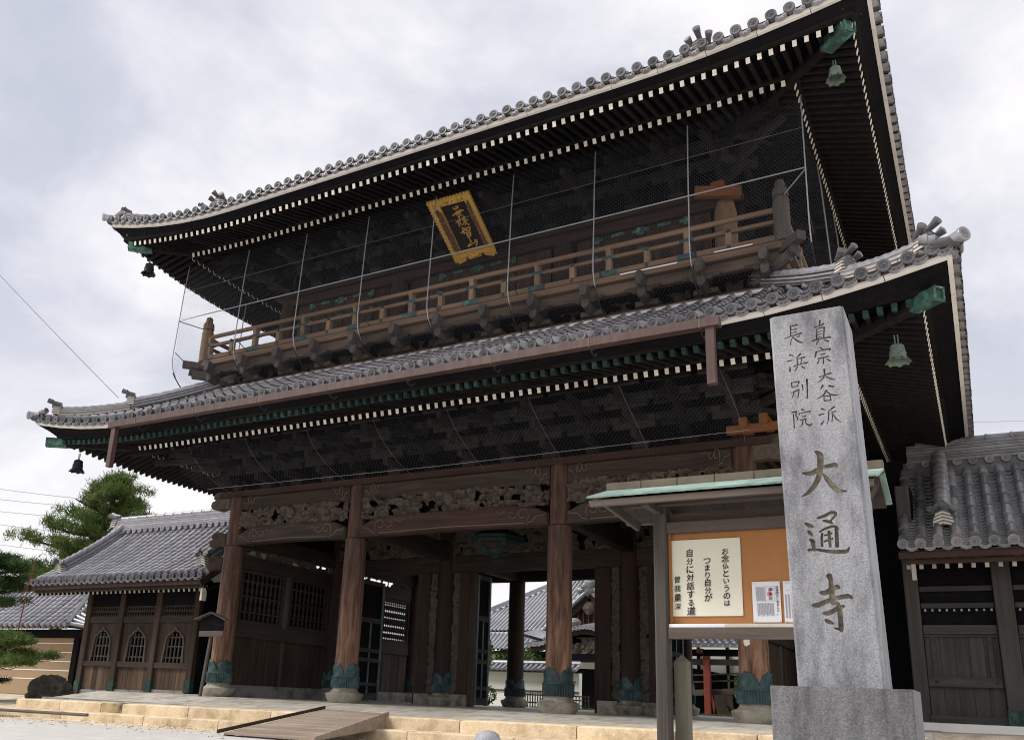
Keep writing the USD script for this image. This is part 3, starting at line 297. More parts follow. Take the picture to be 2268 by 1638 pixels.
SHRUB = leaf('shrub_leaves', (.090, .170, .045))
BARK = look('bark', (.060, .046, .036), .5, 9, .9, .5, 20, 2, rnd=.1)
GRASS = leaf('grass_blades', (.11, .15, .045))
PIGEON = look('dark_feathers', (.035, .035, .042), .4, 12, .7, 0, rnd=.2)
GLASSY = usdkit.material(stage, '/World/Looks/dark_pane', {'p': ('principled_bsdf', {'base_color': (.015, .016, .02), 'roughness': .2})}, [], surface='p.BSDF')
# ------------------------------------------------------------------ the gate
XC, YC = -11.0, 22.65
COLX = [-18.17, -13.87, -8.09, -3.93]; ROWY = [18.0, 22.65, 27.3]; FLOOR = 0.5
gate = thing('temple_gate', 'great two-storey timber temple gate with two sweeping tiled roofs and a railed balcony', 'gate')

def heightfield(u0, u1, v0, v1, step, depth, seed, hole=0.33, sc=6.0):
    """carved openwork in (u, v, w): lumps standing out by depth, with holes right through"""
    nu, nv = max(4, int((u1 - u0) / step)), max(4, int((v1 - v0) / step))
    U, Vv = np.meshgrid(np.linspace(u0, u1, nu), np.linspace(v0, v1, nv), indexing='ij')
    q = np.stack([U * sc, Vv * sc, np.full_like(U, seed * 3.1)], -1)
    n = meshkit.fbm(q, 3, seed); rdg = 1 - np.abs(2 * meshkit.noise(q * 1.7, seed + 5) - 1)
    cur = 0.5 + 0.5 * np.sin(14 * n + 5 * meshkit.noise(q * .8, seed + 8))
    h = depth * (0.15 + 0.55 * cur * n * 1.5 + 0.35 * rdg)
    P = np.stack([U, Vv, h], -1); ok = meshkit.noise(q * 1.15, seed + 11) > hole
    i, j = np.meshgrid(np.arange(nu - 1), np.arange(nv - 1), indexing='ij'); k = (i * nv + j)
    f = np.stack([k, k + nv, k + nv + 1, k + 1], -1)
    keep = ok[:-1, :-1] & ok[1:, :-1] & ok[1:, 1:] & ok[:-1, 1:]
    return P.reshape(-1, 3), f[keep]
def place(vf, M): v, f = vf; return v @ M[:3, :3].T + M[:3, 3], f

# --- columns: shaft with bronze sheath on a moulded stone
def column(x, y, mat, front):
    m = MB(); top = 6.05
    if front: prof = [(.292, .84), (.288, 1.5), (.282, 3.0), (.276, 4.56), (.240, 4.60), (.236, 5.9), (.215, 6.03), (.17, 6.08)]
    else: prof = [(.288, .84), (.28, 3.0), (.272, 6.1)]
    m.lathe(prof, (x, y, 0), 30)
    c = obj('column', m, mat, gate, smooth=40)
    b = MB().lathe([(.355, .487), (.40, .53), (.445, .62), (.466, .70), (.462, .722), (.43, .732), (.36, .755), (.318, .795), (.305, .83), (.325, .852)], (x, y, 0), 40)
    obj('base_stone', b, BASES, c, smooth=50)
    n = 144; th = np.arange(n + 1) * 2 * PI / n + .35
    zt = 1.155 + 0.31 * np.abs(np.cos(2 * th + .6)) ** 0.42 * (1 + .05 * np.cos(16 * th)) - .02
    rows = [np.stack([x + .33 * np.cos(th), y + .33 * np.sin(th), 0 * th + .85], -1)]
    for z, r, fl in ((.852, .338, 0), (.875, .342, .012), (1.09, .336, .013), (1.105, .352, 0), (1.13, .352, 0), (1.135, .322, 0)):
        rr = r + fl * np.cos(36 * th)
        rows.append(np.stack([x + rr * np.cos(th), y + rr * np.sin(th), 0 * th + z], -1))
    for t in np.linspace(.15, 1, 7):
        zz = 1.135 + (zt - 1.135) * t
        q = np.stack([np.cos(th) * 5, np.sin(th) * 5, zz * 9], -1)
        rr = .305 + .035 * meshkit.noise(q + x, 3) - .008 * (t > .95)
        rows.append(np.stack([x + rr * np.cos(th), y + rr * np.sin(th), zz], -1))
    rows.append(np.stack([x + .285 * np.cos(th), y + .285 * np.sin(th), zt - .004], -1))
    obj('bronze_sheath', MB().grid(np.stack(rows, 1)), BRONZE, c, smooth=35)
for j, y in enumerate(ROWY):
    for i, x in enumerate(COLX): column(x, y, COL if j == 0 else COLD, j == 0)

# --- tie beams, carved panels and head plates
def scrolls(m, xa, s, zc, L, y):
    """carved scroll lines at a beam end; s = +1 from the left end, -1 from the right"""
    def cur(pts, r):
        p = np.array(pts, float); t = np.linspace(0, 1, 24); k = np.linspace(0, 1, len(p))
        from scipy.interpolate import CubicSpline
        q = CubicSpline(k, p)(t)
        m.tube(np.stack([xa + s * q[:, 0], np.full(24, y), zc + q[:, 1]], -1), np.interp(t, [0, .15, .85, 1], [.006, r, r, .006]), 5, flat=.7)
    k = L / 1.35
    cur([(.02, .02), (.16 * k, -.05), (.28 * k, -.07), (.36 * k, -.16), (.44 * k, -.19), (.52 * k, -.25)], .017)
    cur([(.50 * k, -.16), (.47 * k, -.02), (.52 * k, .10), (.64 * k, .13), (.72 * k, .05), (.70 * k, -.05), (.60 * k, -.06), (.60 * k, .01)], .017)
    cur([(.74 * k, .06), (.84 * k, -.06), (.94 * k, -.05), (1.0 * k, .03), (.93 * k, .07), (.9 * k, .02)], .014)
    cur([(1.04 * k, .04), (1.12 * k, .10), (1.2 * k, .06), (1.33 * k, .13)], .012)
def rainbow(xa, xb, y, mat, scr):
    L = xb - xa
    pts = [(xa, 4.60)] + [(xa + L * t, 4.60 + .035 * math.sin(PI * t)) for t in np.linspace(.08, .92, 9)] + [(xb, 4.60), (xb, 4.87), (xb - .14, 4.93), (xb - .32, 5.02), (xb - .55, 5.07)]
    pts += [(xb - L * t, 5.08 + .03 * math.sin(PI * t)) for t in np.linspace(.2, .8, 7)] + [(xa + .55, 5.07), (xa + .32, 5.02), (xa + .14, 4.93), (xa, 4.87)]
    P = sg.Polygon(pts); m = MB().prism(P, .30, XZ(y + .14)).prism(P.buffer(-.025), .03, XZ(y - .155)).prism(P.buffer(-.05), .015, XZ(y - .184))
    b = obj('rainbow_beam', m, mat, gate)
    if scr:
        s = MB(); l = min(1.35, L * .36)
        scrolls(s, xa + .02, 1, 4.87, l, y - .198); scrolls(s, xb - .02, -1, 4.87, l, y - .198)
        obj('scroll_carving', s, SCROLL, b, smooth=True)
        s = MB().tube([(xa + .6, y - .198, 4.665), (xa + L / 2, y - .198, 4.70), (xb - .6, y - .198, 4.665)], .012, 5)
        obj('beam_groove', s, SCROLL, b)
def nose(px, y, zc, s, hgt, mat=CARVE):
    """a carved beam end jutting out past the corner column"""
    P = sg.Polygon([(0, -.34), (.30, -.30), (.52, -.36), (.72, -.30), (.80, -.16), (.76, -.02), (.62, .03), (.72, .12), (.70, .26), (.56, .34), (.36, .34), (.2, .26), (0, .30)]).buffer(.03).buffer(-.02)
    m = MB(); M = frame((px, y + .13, zc), (s, 0, 0), (0, 0, hgt), (0, -1, 0)); m.prism(P, .26, M)
    m.prism(P.buffer(-.05), .02, frame((px, y - .128, zc), (s, 0, 0), (0, 0, hgt), (0, -1, 0)))
    sp = [(.52 + (.16 - .010 * k) * math.cos(k * .42), .12 + (.14 - .009 * k) * math.sin(k * .42)) for k in range(15)]
    m.tube([(px + s * a, y - .155, zc + hgt * b) for a, b in sp], .016, 5)
    obj('carved_beam_end', m, mat, gate)
for i in range(3):
    xa, xb = COLX[i] + .225, COLX[i + 1] - .225
    rainbow(xa, xb, 18.0, RED if i == 1 else WX, True)
    obj('tie_beam', MB().beam((xa, 18, 5.79), (xb, 18, 5.79), .26, .40, .025), WX, gate)
    s = MB(); scrolls(s, xa + .02, 1, 5.86, .62, 17.862); scrolls(s, xb - .02, -1, 5.86, .62, 17.862); obj('scroll_carving', s, SCROLL, gate, smooth=True)
    vf = heightfield(xa, xb, 5.06, 5.62, .026, .32, 20 + i, .24, 6.2)
    obj('carved_panel', place(vf, XZ(18.06)), CARVE, gate, label='openwork carving of lions and clouds above the beam', smooth=60)
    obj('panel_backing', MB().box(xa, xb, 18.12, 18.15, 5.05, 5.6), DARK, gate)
    mx = (xa + xb) / 2                                                            # bearing block in the middle of the bay
    P = sg.Polygon([(-.42, .0), (-.34, .08), (-.2, .10), (-.13, -.16), (.13, -.16), (.2, .10), (.34, .08), (.42, 0), (.42, .18), (-.42, .18)])
    m = MB().prism(P, .26, frame((mx, 18.1, 5.42), (1, 0, 0), (0, 0, 1), (0, -1, 0))); m.add(*ico((mx, 17.78, 5.40), .13, 2, .25, i, (1, .8, 1.25)))
    obj('bearing_block', m, CARVE, gate)
    for yy in ROWY[1:]:
        z0 = 4.33 if yy < 25 else 4.68
        obj('lintel', MB().beam((xa - .2, yy, z0 + .26), (xb + .2, yy, z0 + .26), .30, .50, .02), WX, gate)
        obj('tie_beam', MB().beam((xa, yy, 5.82), (xb, yy, 5.82), .26, .46, .02), WX, gate)
        if yy < 25:
            obj('carved_panel', place(heightfield(xa, xb, z0 + .5, 5.6, .035, .26, 40 + i, .26, 4.5), XZ(yy - .02)), CARVE, gate, smooth=60)
            obj('panel_backing', MB().box(xa, xb, yy + .05, yy + .09, z0 + .5, 5.6), DARK, gate)
for x in (COLX[0], COLX[3]):
    for j in (0, 1):
        ya, yb = ROWY[j] + .24, ROWY[j + 1] - .24
        obj('tie_beam', MB().beam((x, ya, 4.83), (x, yb, 4.83), .28, .46, .02), WY, gate)
        obj('tie_beam', MB().beam((x, ya, 5.79), (x, yb, 5.79), .26, .40, .02), WY, gate)
        obj('panel_backing', MB().box(x - .03, x + .03, ya, yb, 5.06, 5.6), DARK, gate)
for x in (COLX[1], COLX[2]):                                                      # beams running back through the gate
    for j in (0, 1):
        obj('tie_beam', MB().beam((x, ROWY[j] + .24, 4.95), (x, ROWY[j + 1] - .24, 4.95), .32, .52, .03), WY, gate)
for s, x in ((-1, COLX[0]), (1, COLX[3])):
    nose(x + s * .22, 18.0, 4.78, s * .82, .62, UNDERB); nose(x + s * .24, 18.0, 4.13, s * .82, .56, UNDERB); nose(x + s * .2, 18.0, 5.93, s, .75); nose(x + s * .2, 27.3, 4.7, s, .9)
obj('head_plate', MB().box(-18.75, -3.35, 17.74, 18.26, 5.985, 6.135, .01), RED, gate)
obj('head_plate', MB().box(-18.75, -3.35, 27.04, 27.56, 5.985, 6.135, .01), RED, gate)
for x in (COLX[0], COLX[3]): obj('head_plate', MB().box(x - .26, x + .26, 18.27, 27.03, 5.987, 6.133, .01), RED, gate)
for k in range(12):
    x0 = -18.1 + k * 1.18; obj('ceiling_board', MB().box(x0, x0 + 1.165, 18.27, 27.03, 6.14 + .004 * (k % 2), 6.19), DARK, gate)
for k in range(2): obj('ceiling_joist', MB().box(-18, -4.1, 20.3 + 4.65 * k - .12, 20.3 + 4.65 * k + .12, 5.9, 6.138), DARK, gate)

# --- side walls: stone sill, boards, rail, spindle lattice
def side_wall(x, ya, yb, backed):
    w = group_part('side_wall', gate)
    L = yb - ya; ym = (ya + yb) / 2
    obj('sill_stone', MB().box(x - .16, x + .16, ya, yb - .0, .49, .82, .02), SILLS, w)
    nb = 8
    for k in range(nb):
        a = ya + L * k / nb; d = .006 * ((k * 7) % 3)
        obj('board', MB().box(x - .05 + d, x + .05 + d, a + .003, a + L / nb - .003, .82, 2.11, .005), WZ, w)
    obj('rail', MB().box(x - .11, x + .11, ya, yb, 2.112, 2.49, .015), WY, w)
    obj('batten', MB().box(x - .09, x + .09, ym - .05, ym + .05, .822, 2.11, .01), GREYW, w)
    obj('mullion', MB().box(x - .1, x + .1, ym - .09, ym + .09, 2.492, 4.018, .015), GREYW, w)
    obj('rail', MB().box(x - .11, x + .11, ya, yb, 4.02, 4.40, .015), WY, w)
    for a, b in ((ya, ym - .09), (ym + .09, yb)):
        fr = MB().box(x - .07, x + .07, a + .02, a + .09, 2.5, 4.01).box(x - .07, x + .07, b - .09, b - .02, 2.5, 4.01).box(x - .069, x + .069, a + .09, b - .09, 2.5, 2.6).box(x - .069, x + .069, a + .09, b - .09, 3.93, 4.01)
        obj('lattice_frame', fr, WY, w)
        m = MB(); n = 9 if backed else 13
        for k in range(n):
            yy = a + .09 + (b - a - .18) * (k + .5) / n
            fat = 1.0 if backed else 1.3; m.lathe([(r_ * fat, z_) for r_, z_ in [(.018, 2.6), (.042, 2.72), (.018, 2.82), (.05, 2.96), (.02, 3.06), (.048, 3.2), (.018, 3.32), (.048, 3.46), (.02, 3.56), (.045, 3.7), (.018, 3.8), (.035, 3.93)]], (x, yy, 0), 7)
        for z in ((2.83, 3.27, 3.70) if backed else (2.78, 2.95, 3.12, 3.3, 3.48, 3.65, 3.82)): m.box(x - .035, x + .035, a + .09, b - .09, z - .02, z + .02)
        obj('lattice', m, WY, w)
        if backed: obj('lattice_backing', MB().box(x - .06, x - .045, a + .09, b - .09, 2.6, 3.93), DARK, w)
    obj('carved_panel', place(heightfield(ya, yb, 4.40, 4.60, .03, .1, int(ya * 3), .42, 6), frame((x + .03, 0, 0), (0, 1, 0), (0, 0, 1), (1, 0, 0))), CARVE, w)
for x in (COLX[0], COLX[3]):
    for j in (0, 1): side_wall(x, ROWY[j] + .30, ROWY[j + 1] - .30, j == 0)

# --- door frames in the middle row: carved strips, jambs, folding leaves
def leaf_door(x, ya, yb, s):
    d = group_part('door', gate, 'open door leaf of panels folded back into the gate')
    L = yb - ya; m = 0
    for a, b in ((ya, ya + .11), (yb - .11, yb), ((ya + yb) / 2 - .04, (ya + yb) / 2 + .04)):
        if b - a < .1: obj('stile', MB().box(x - .045, x + .045, a, b, .76, 2.96, .008), BRONZE, d)
        else: obj('stile', MB().box(x - .05, x + .05, a, b, .54, 4.3, .01), BRONZE, d)
    for z, h in ((.56, .20), (.98, .10), (1.72, .12), (2.02, .12), (2.95, .16), (4.16, .14)):
        obj('door_rail', MB().box(x - .048, x + .048, ya + .112, yb - .112, z, z + h, .008), WY, d)
    obj('door_panel', MB().box(x - .02, x + .02, ya + .1, yb - .1, .55, 2.96), DARK, d)
    obj('carved_panel', place(heightfield(ya + .1, yb - .1, 3.1, 4.16, .035, .09, int(x * 7) % 50 + 9, .22, 6), frame((x, 0, 0), (0, 1, 0), (0, 0, 1), (s, 0, 0))), CARVE, d)
    obj('door_panel', MB().box(x - .02, x + .0, ya + .1, yb - .1, 3.1, 4.17), DARK, d)
ym = ROWY[1]
for i, xc in enumerate(COLX):
    for s in (-1, 1):
        if (i == 0 and s < 0) or (i == 3 and s > 0): continue
        a, b = sorted((xc + s * .28, xc + s * .52)); p, q = sorted((xc + s * .52, xc + s * .86))
        obj('strip_backing', MB().box(a, b, ym + .0, ym + .06, .82, 4.33), DARK, gate)
        obj('carved_strip', place(heightfield(a, b, .84, 4.33, .024, .15, 60 + i * 2 + s, .10, 8), XZ(ym - .01)), CARVE, gate, label='tall strip of carved scrolls beside an inner column', smooth=60)
        obj('jamb', MB().box(p, q, ym - .14, ym + .14, .82, 4.33, .015), COLD, gate)
        c, d = sorted((xc + s * .34, xc + s * .90))
        obj('sill_block', MB().box(c, d, ym - .19, ym + .19, .49, .818, .02), BASES, gate)
        xl = xc + s * .93
        leaf_door(xl, ym + .16, ym + (1.0 if i in (1, 2) and ((i == 1) == (s > 0)) else 1.45), -s)
        obj('door_post', MB().box(min(xl, xl - s * .02) - .06, max(xl, xl - s * .02) + .06, ym - .12, ym + .14, .5, 4.33, .01), WZ, gate)

# --- brackets
def bracket(m, x, y, z, n, H, reach, w=.13):
    n = V3(*n, 0); t = V3(-n[1], n[0], 0); o = V3(x, y, z)
    m.beam(o, o + [0, 0, .2], .34, .34, .03, upv=n, w1=.42, h1=.42)
    k = 3
    for i in range(1, k + 1):
        zz = .2 + (H - .2) * (i - 1) / k; r = reach * i / k
        m.beam(o - n * .1 + [0, 0, zz + .09], o + n * (r + .08) + [0, 0, zz + .09], w, .18, .02)
        c = o + n * r + [0, 0, zz + .27]; l = .48
        m.beam(c - t * l, c + t * l, w - .02, .15, .02)
        for q in (-.4, 0, .4):
            b = c + t * q + [0, 0, .075]; m.beam(b, b + [0, 0, .10], .15, .15, 0, upv=n, w1=.2, h1=.2)
    m.beam(o + n * reach * .4 + [0, 0, H * .78], o + n * (reach + .45) + [0, 0, H * .55], w, .17, .03)
def bracket_zone(parent, xa, xb, ya, yb, z, H, reach, step, mats=(RAFT, BRKT)):
    nx = max(2, round((xb - xa) / step)); ny = max(2, round((yb - ya) / step))
    for k in range(nx + 1):
        m = MB(); bracket(m, xa + (xb - xa) * k / nx, ya, z, (0, -1), H, reach); obj('bracket', m, mats[k % 2], parent)
    for k in range(1, ny + 1):
        m = MB(); bracket(m, xb, ya + (yb - ya) * k / ny, z, (1, 0), H, reach); obj('bracket', m, mats[k % 2], parent)
        m = MB(); bracket(m, xa, ya + (yb - ya) * k / ny, z, (-1, 0), H, reach); obj('bracket', m, mats[k % 2], parent)
    for s, x in ((-1, xa), (1, xb)):
        m = MB(); bracket(m, x, ya, z, (s * .7071, -.7071), H, reach * 1.3, .16); obj('bracket', m, mats[1], parent)
    for i in (1, 2, 3):
        r = reach * i / 3; zz = z + .2 + (H - .2) * (i - 1) / 3 + .42
        for a, b in (((xa - r, ya - r), (xb + r, ya - r)), ((xb + r, ya - r), (xb + r, yb)), ((xa - r, ya - r), (xa - r, yb))):
            obj('bracket_beam', MB().beam((*a, zz), (*b, zz), .12, .16, .015), BRKT, parent)
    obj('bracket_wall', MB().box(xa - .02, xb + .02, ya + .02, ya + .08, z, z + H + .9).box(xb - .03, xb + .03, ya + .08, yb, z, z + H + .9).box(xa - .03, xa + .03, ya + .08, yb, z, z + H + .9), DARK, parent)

# --- a hipped eave: tile ends, fascia, two rows of rafters, soffit
def tile_end_mesh():
    """a round eave tile whose axis runs along -y (its disc faces -y), centre at the origin"""
    prof = [(.0, -.012), (.020, -.014), (.062, -.012), (.070, -.020), (.104, -.022), (.108, -.012), (.106, .03), (.092, .04), (.092, .34)]
    n = 20; th = np.arange(n) * 2 * PI / n
    P = np.stack([np.stack([r * np.cos(th), np.full(n, y), r * np.sin(th)], -1) for r, y in prof], 1)
    m = MB().grid(P[:, ::-1], True)
    for k in range(14):
        a = 2 * PI * k / 14; m.add(*(lambda v, f: (v, f))(*ico((.058 * math.cos(a), -.014, .058 * math.sin(a)), .0085, 0)))
    for k in range(3):
        q = [((.008 + .035 * t) * math.cos(2 * PI * k / 3 + 2.6 * t), -.016, (.008 + .035 * t) * math.sin(2 * PI * k / 3 + 2.6 * t)) for t in np.linspace(0, 1, 7)]
        m.tube(q, np.linspace(.014, .004, 7), 5)
    return m.get()
TILE_END = tile_end_mesh()
class Roof:
    count = 0
    def __init__(s, part, hx, y0, z0, LL, LR, e0, W, rise, bow, pitch, fas_in, fas_z, fas_h, r1, r2, mats, xc=-11.0, capk=.62, capo=.22):
        s.xc, s.capk, s.capo = xc, capk, capo
        s.part, s.hx, s.y0, s.hy, s.z0, s.LL, s.LR, s.e0, s.W, s.rise, s.bow, s.pitch = part, hx, y0, YC - y0, z0, LL, LR, e0, W, rise, bow, pitch
        s.fas_in, s.fas_z, s.fas_h, s.r1, s.r2, s.mats = fas_in, fas_z, fas_h, r1, r2, mats
    def lift(s, side, a):
        h = s.hx if side == 'f' else s.hy; e = h - abs(a)
        L = (s.LL if (side == 'l' or (side == 'f' and a < 0)) else s.LR)
        return L * max(0.0, 1 - e / s.e0) ** 2
    def at(s, side, a, inset, z, k=1.0):
        zz = z + k * s.lift(side, a)
        if side == 'f': return V3(s.xc + a, s.y0 + inset, zz)
        if side == 'r': return V3(s.xc + s.hx - inset, YC + a, zz)
        return V3(s.xc - s.hx + inset, YC + a, zz)
    def out(s, side): return {'f': V3(0, -1, 0), 'r': V3(1, 0, 0), 'l': V3(-1, 0, 0)}[side]
    def h(s, side): return s.hx if side == 'f' else s.hy
    def surf(s, side, a, i):
        u = i / s.W; h = s.h(side)
        return s.at(side, a, i, s.z0 + .0 + s.rise * ((1 - s.bow) * u + s.bow * u * u), (1 - min(u, 1)) ** 1.6)
    def strip(s, name, side, inset, z, w, hh, mat, seg, k=1.0, gap=.004, a0=None, a1=None):
        h = s.h(side) - inset; a0 = -h if a0 is None else a0; a1 = h if a1 is None else a1; n = max(1, round((a1 - a0) / seg))
        for q in range(n):
            u, v = a0 + (a1 - a0) * q / n, a0 + (a1 - a0) * (q + 1) / n
            p, r = s.at(side, u, inset, z, k), s.at(side, v, inset, z, k); d = unit(r - p)
            obj(name, MB().beam(p + d * gap / 2, r - d * gap / 2, w, hh), mat, s.part)
    def build(s, sides='frl', limit=None):
        for side in sides:
            h = s.h(side); o = s.out(side); lo = -h
            # tile ends and the pan lips between them
            n = int(2 * h / s.pitch); used = n * s.pitch; vis = 200 if side != 'l' else 0
            spill, lips = MB(), MB()
            for q in range(n + 1):
                a = -used / 2 + q * s.pitch; jt = rng.normal(size=3) * [.004, .008, .005]; p = s.at(side, a, 0, s.z0) + jt
                t0 = unit(s.at(side, a + .05, 0, s.z0) - s.at(side, a - .05, 0, s.z0))
                if side == 'l' : t0 = -t0
                M = np.stack([t0, -o, unit(np.cross(t0, -o))], 1)
                v = TILE_END[0] @ M.T + p
                if side == 'f' or (side == 'r' and a < h * .75): obj('eave_tile', (v, TILE_END[1]), EAVE, s.part, smooth=40)
                else: spill.add(v, TILE_END[1])
                if q < n:
                    w = s.pitch; L = []
                    for u in np.linspace(.16, .84, 7):
                        b = s.at(side, a + u * w, .01, s.z0) ; sag = -.055 - .055 * math.sin(PI * (u - .16) / .68)
                        L.append([b + [0, 0, sag + .012], b + [0, 0, sag - .048], b - o * .30 + [0, 0, sag - .02]])
                    L = np.array(L); m = MB().grid(np.concatenate([L[:, :1] - o * .02 + [0, 0, .03], L[:, :1], L[:, 1:2], L[:, 2:]], 1))
                    for u in (.3, .5, .7):
                        b = s.at(side, a + u * w, .006, s.z0); sag = -.055 - .055 * math.sin(PI * (u - .16) / .68)
                        m.box(b[0] - .014, b[0] + .014, b[1] - .014, b[1] + .014, b[2] + sag - .034, b[2] + sag - .010)
                    if side == 'f': obj('pan_lip', m, s.mats['tile'], s.part)
                    else: lips.add(*m.get())
            if spill.n: obj('eave_tiles', spill, EAVE, s.part, kind='stuff', smooth=40)
            if lips.n: obj('pan_lips', lips, s.mats['tile'], s.part, kind='stuff')
            # bedding board, white fascia, boards under it
            s.strip('bedding_board', side, s.fas_in + .0, s.fas_z + s.fas_h / 2 + .052, .10, .10, RED, 2.0, gap=0)
            s.strip('fascia_board', side, s.fas_in, s.fas_z, .07, s.fas_h, WHITE if side != 'l' else RAFT, .95, gap=.012)
            d1, z1, k1 = s.r1[:3]; d2, z2, k2 = s.r2[:3]; w, hh = .074, .112
            s.strip('eave_board', side, d1 - .06, z1 + hh / 2 + .07, .09, .13, RAFT, 2.2, k1)
            s.strip('eave_board', side, d2 - .05, z2 + hh / 2 + .06, .09, .10, RAFT, 2.2, k2)
            # rafters
            for row, (d, z, k, sl, dend, capm) in enumerate((s.r1, s.r2)):
                hh2 = h - d - .12; n = int(2 * hh2 / .215); spillr, spille = MB(), MB()
                for q in reversed(range(n + 1)):
                    a = -n * .215 / 2 + q * .215
                    dd = min(dend, max(d + .15, (h - abs(a)) - .05))
                    p = s.at(side, a, d, z, k); e = s.at(side, a, dd, z + sl * (dd - d), k * max(0, 1 - .3 * (dd - d)))
                    ax = unit(e - p)
                    m = MB().beam(p, e, w, hh, .008); c = MB().beam(p - ax * .012, p - ax * .001, w + .006, hh + .006)
                    if capm is SHOE and side == 'f': c = MB().beam(p - ax * .03, p + ax * .12, w + .016, hh + .016, .01).beam(p - ax * .036, p - ax * .03, w * .55, hh * .55)
                    if side == 'f' and Roof.count < 300: Roof.count += 1; obj('rafter', m, RAFT, s.part); obj('rafter_end', c, capm, s.part)
                    else: spillr.add(*m.get()); spille.add(*c.get())
                if spillr.n: obj('rafters', spillr, RAFT, s.part, kind='stuff'); obj('rafter_ends', spille, CAPW, s.part, kind='stuff')
            # soffit sheet above the rafters
            d1e = s.r1[4]; sec = [(s.fas_in + .03, s.fas_z - .03, 1.0), (d1 - .02, z1 + .075, k1), (d2 + .02, z1 + s.r1[3] * (d2 - d1) + .075, k1 * .75), (d2 + .03, z2 + .075, k2), (s.r2[4], z2 + s.r2[3] * (s.r2[4] - d2) + .075, k2 * .2)]
            us = np.linspace(-1, 1, 81); us = np.sign(us) * np.abs(us) ** .75
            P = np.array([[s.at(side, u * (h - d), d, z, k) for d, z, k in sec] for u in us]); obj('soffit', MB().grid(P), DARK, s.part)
        # hip rafters with copper caps
        for sx in (-1, 1):
            L = s.LL if sx < 0 else s.LR; d1, z1 = s.r1[0], s.r1[1]
            A = V3(s.xc + sx * (s.hx - d1 + s.capo), s.y0 + d1 - s.capo, z1 + .03 + L * s.capk); B = V3(s.xc + sx * (s.hx - s.r2[4]), s.y0 + s.r2[4], s.r2[1] + s.r2[3] * (s.r2[4] - s.r2[0]) - .05)
            mid = A + (B - A) * .42 - [0, 0, .14 + .14 * L]; ax = unit(mid - A)
            obj('hip_rafter', MB().beam(A, mid, .18, .24, .02).beam(mid - ax * .05 - [0, 0, .12], B, .24, .32, .02), RAFT, s.part)
            q_ = 1.0 if s.mats['house'] else .74; cap = obj('corner_cap', MB().beam(A - ax * .02, A + ax * (.62 if s.mats['house'] else .48), .27 * q_, .34 * q_, .02), VERD, s.part)
            e = A - ax * .03; up_ = unit(np.cross(np.cross(ax, V3(0, 0, 1)), ax)); sd = unit(np.cross(ax, V3(0, 0, 1)))
            fr = MB()
            for q in (-.145 * q_, .145 * q_): fr.beam(e + up_ * q, e + up_ * q - ax * .025, .26 * q_, .035, upv=up_); fr.beam(e + sd * q * .76, e + sd * q * .76 - ax * .025, .035, .30 * q_, upv=up_)
            if s.mats['house']:
                fr.beam(A + up_ * .20 - ax * .12, A + up_ * .20 + ax * .40, .40, .05, upv=up_).beam(A + up_ * .235 - ax * .10, A + up_ * .235 + ax * .38, .22, .05, upv=up_)
            obj('cap_rim', fr, VERD, cap)
    def ornament(s, p, d, sc=1.0):
        """ridge-end tile: mortared stack with three horn tiles pointing outwards along d"""
        d = unit(V3(d[0], d[1], 0)); t = V3(-d[1], d[0], 0); p = V3(*p)
        part = obj('ridge_end_tile', MB().beam(p - d * .02 + [0, 0, .20 * sc], p + d * .10 + [0, 0, .20 * sc], .30 * sc, .34 * sc, .06), TILED, s.part, smooth=False)
        mo, ti, ho = MB(), MB(), MB()
        for k, (z, w) in enumerate(((.02, .40), (.11, .38), (.20, .34), (.29, .28))):
            for sg_ in (-1, 1):
                a0 = p + [0, 0, sc * (z + .085)]; a1 = p + t * sg_ * w * .62 * sc + [0, 0, sc * z]
                mo.beam(a0 - d * .16 * sc, a0 + d * .05, .02, .02); mo.beam(a0, a1, .26 * sc, .05 * sc, upv=(0, 0, 1)); ti.beam(a0 + [0, 0, .045 * sc], a1 + [0, 0, .045 * sc], .30 * sc, .03 * sc, upv=(0, 0, 1))
        for q, zz, ln in ((-.24, .36, .26), (0, .46, .44), (.24, .36, .26)):
            a = p - d * .12 * sc + t * q * sc * .7 + [0, 0, zz * sc]; b = p + d * ln * .85 * sc + t * q * 1.15 * sc + [0, 0, (zz + .10) * sc]
            ho.tube([a, a + (b - a) * .6 + [0, 0, -.02 * sc], b], [.06 * sc, .072 * sc, .10 * sc], 14); ax = unit(b - a); ho.tube([b, b + ax * .012], .06 * sc, 10)
        obj('ridge_mortar', mo, MORTAR, part); obj('ridge_layers', ti, TILED, part); obj('horn_tile', ho, TILED, part, smooth=40)
    def hip_ridge(s, sx, i0, i1, layers, base=0.0):
        pts = [s.surf('f', sx * (s.hx - i), i) + [0, 0, base] for i in np.linspace(i0, i1, 14)]; pts = np.array(pts)
        d = np.array([sx, -1, 0]) / math.sqrt(2); r = None
        for k in range(layers):
            z = .02 + .085 * k; w = .36 - .03 * k; ti, mo = MB(), MB()
            for a, b in zip(pts[:-1], pts[1:]): ti.beam(a + [0, 0, z + .05], b + [0, 0, z + .05], w, .035); mo.beam(a + [0, 0, z + .01], b + [0, 0, z + .01], w - .07, .05)
            obj('ridge_layer', ti, TILE, s.part); obj('ridge_mortar', mo, MORTAR if layers < 3 else TILED, s.part)
        n = 30; q = np.array([[np.interp(u, np.linspace(0, 1, len(pts)), pts[:, c]) for c in range(3)] for u in np.linspace(0, 1, n)]) + [0, 0, .02 + .085 * layers + .02]
        obj('ridge_cap', MB().tube(q, np.where(np.arange(n) % 3 == 0, .095, .08), 10), TILE, s.part, smooth=40)
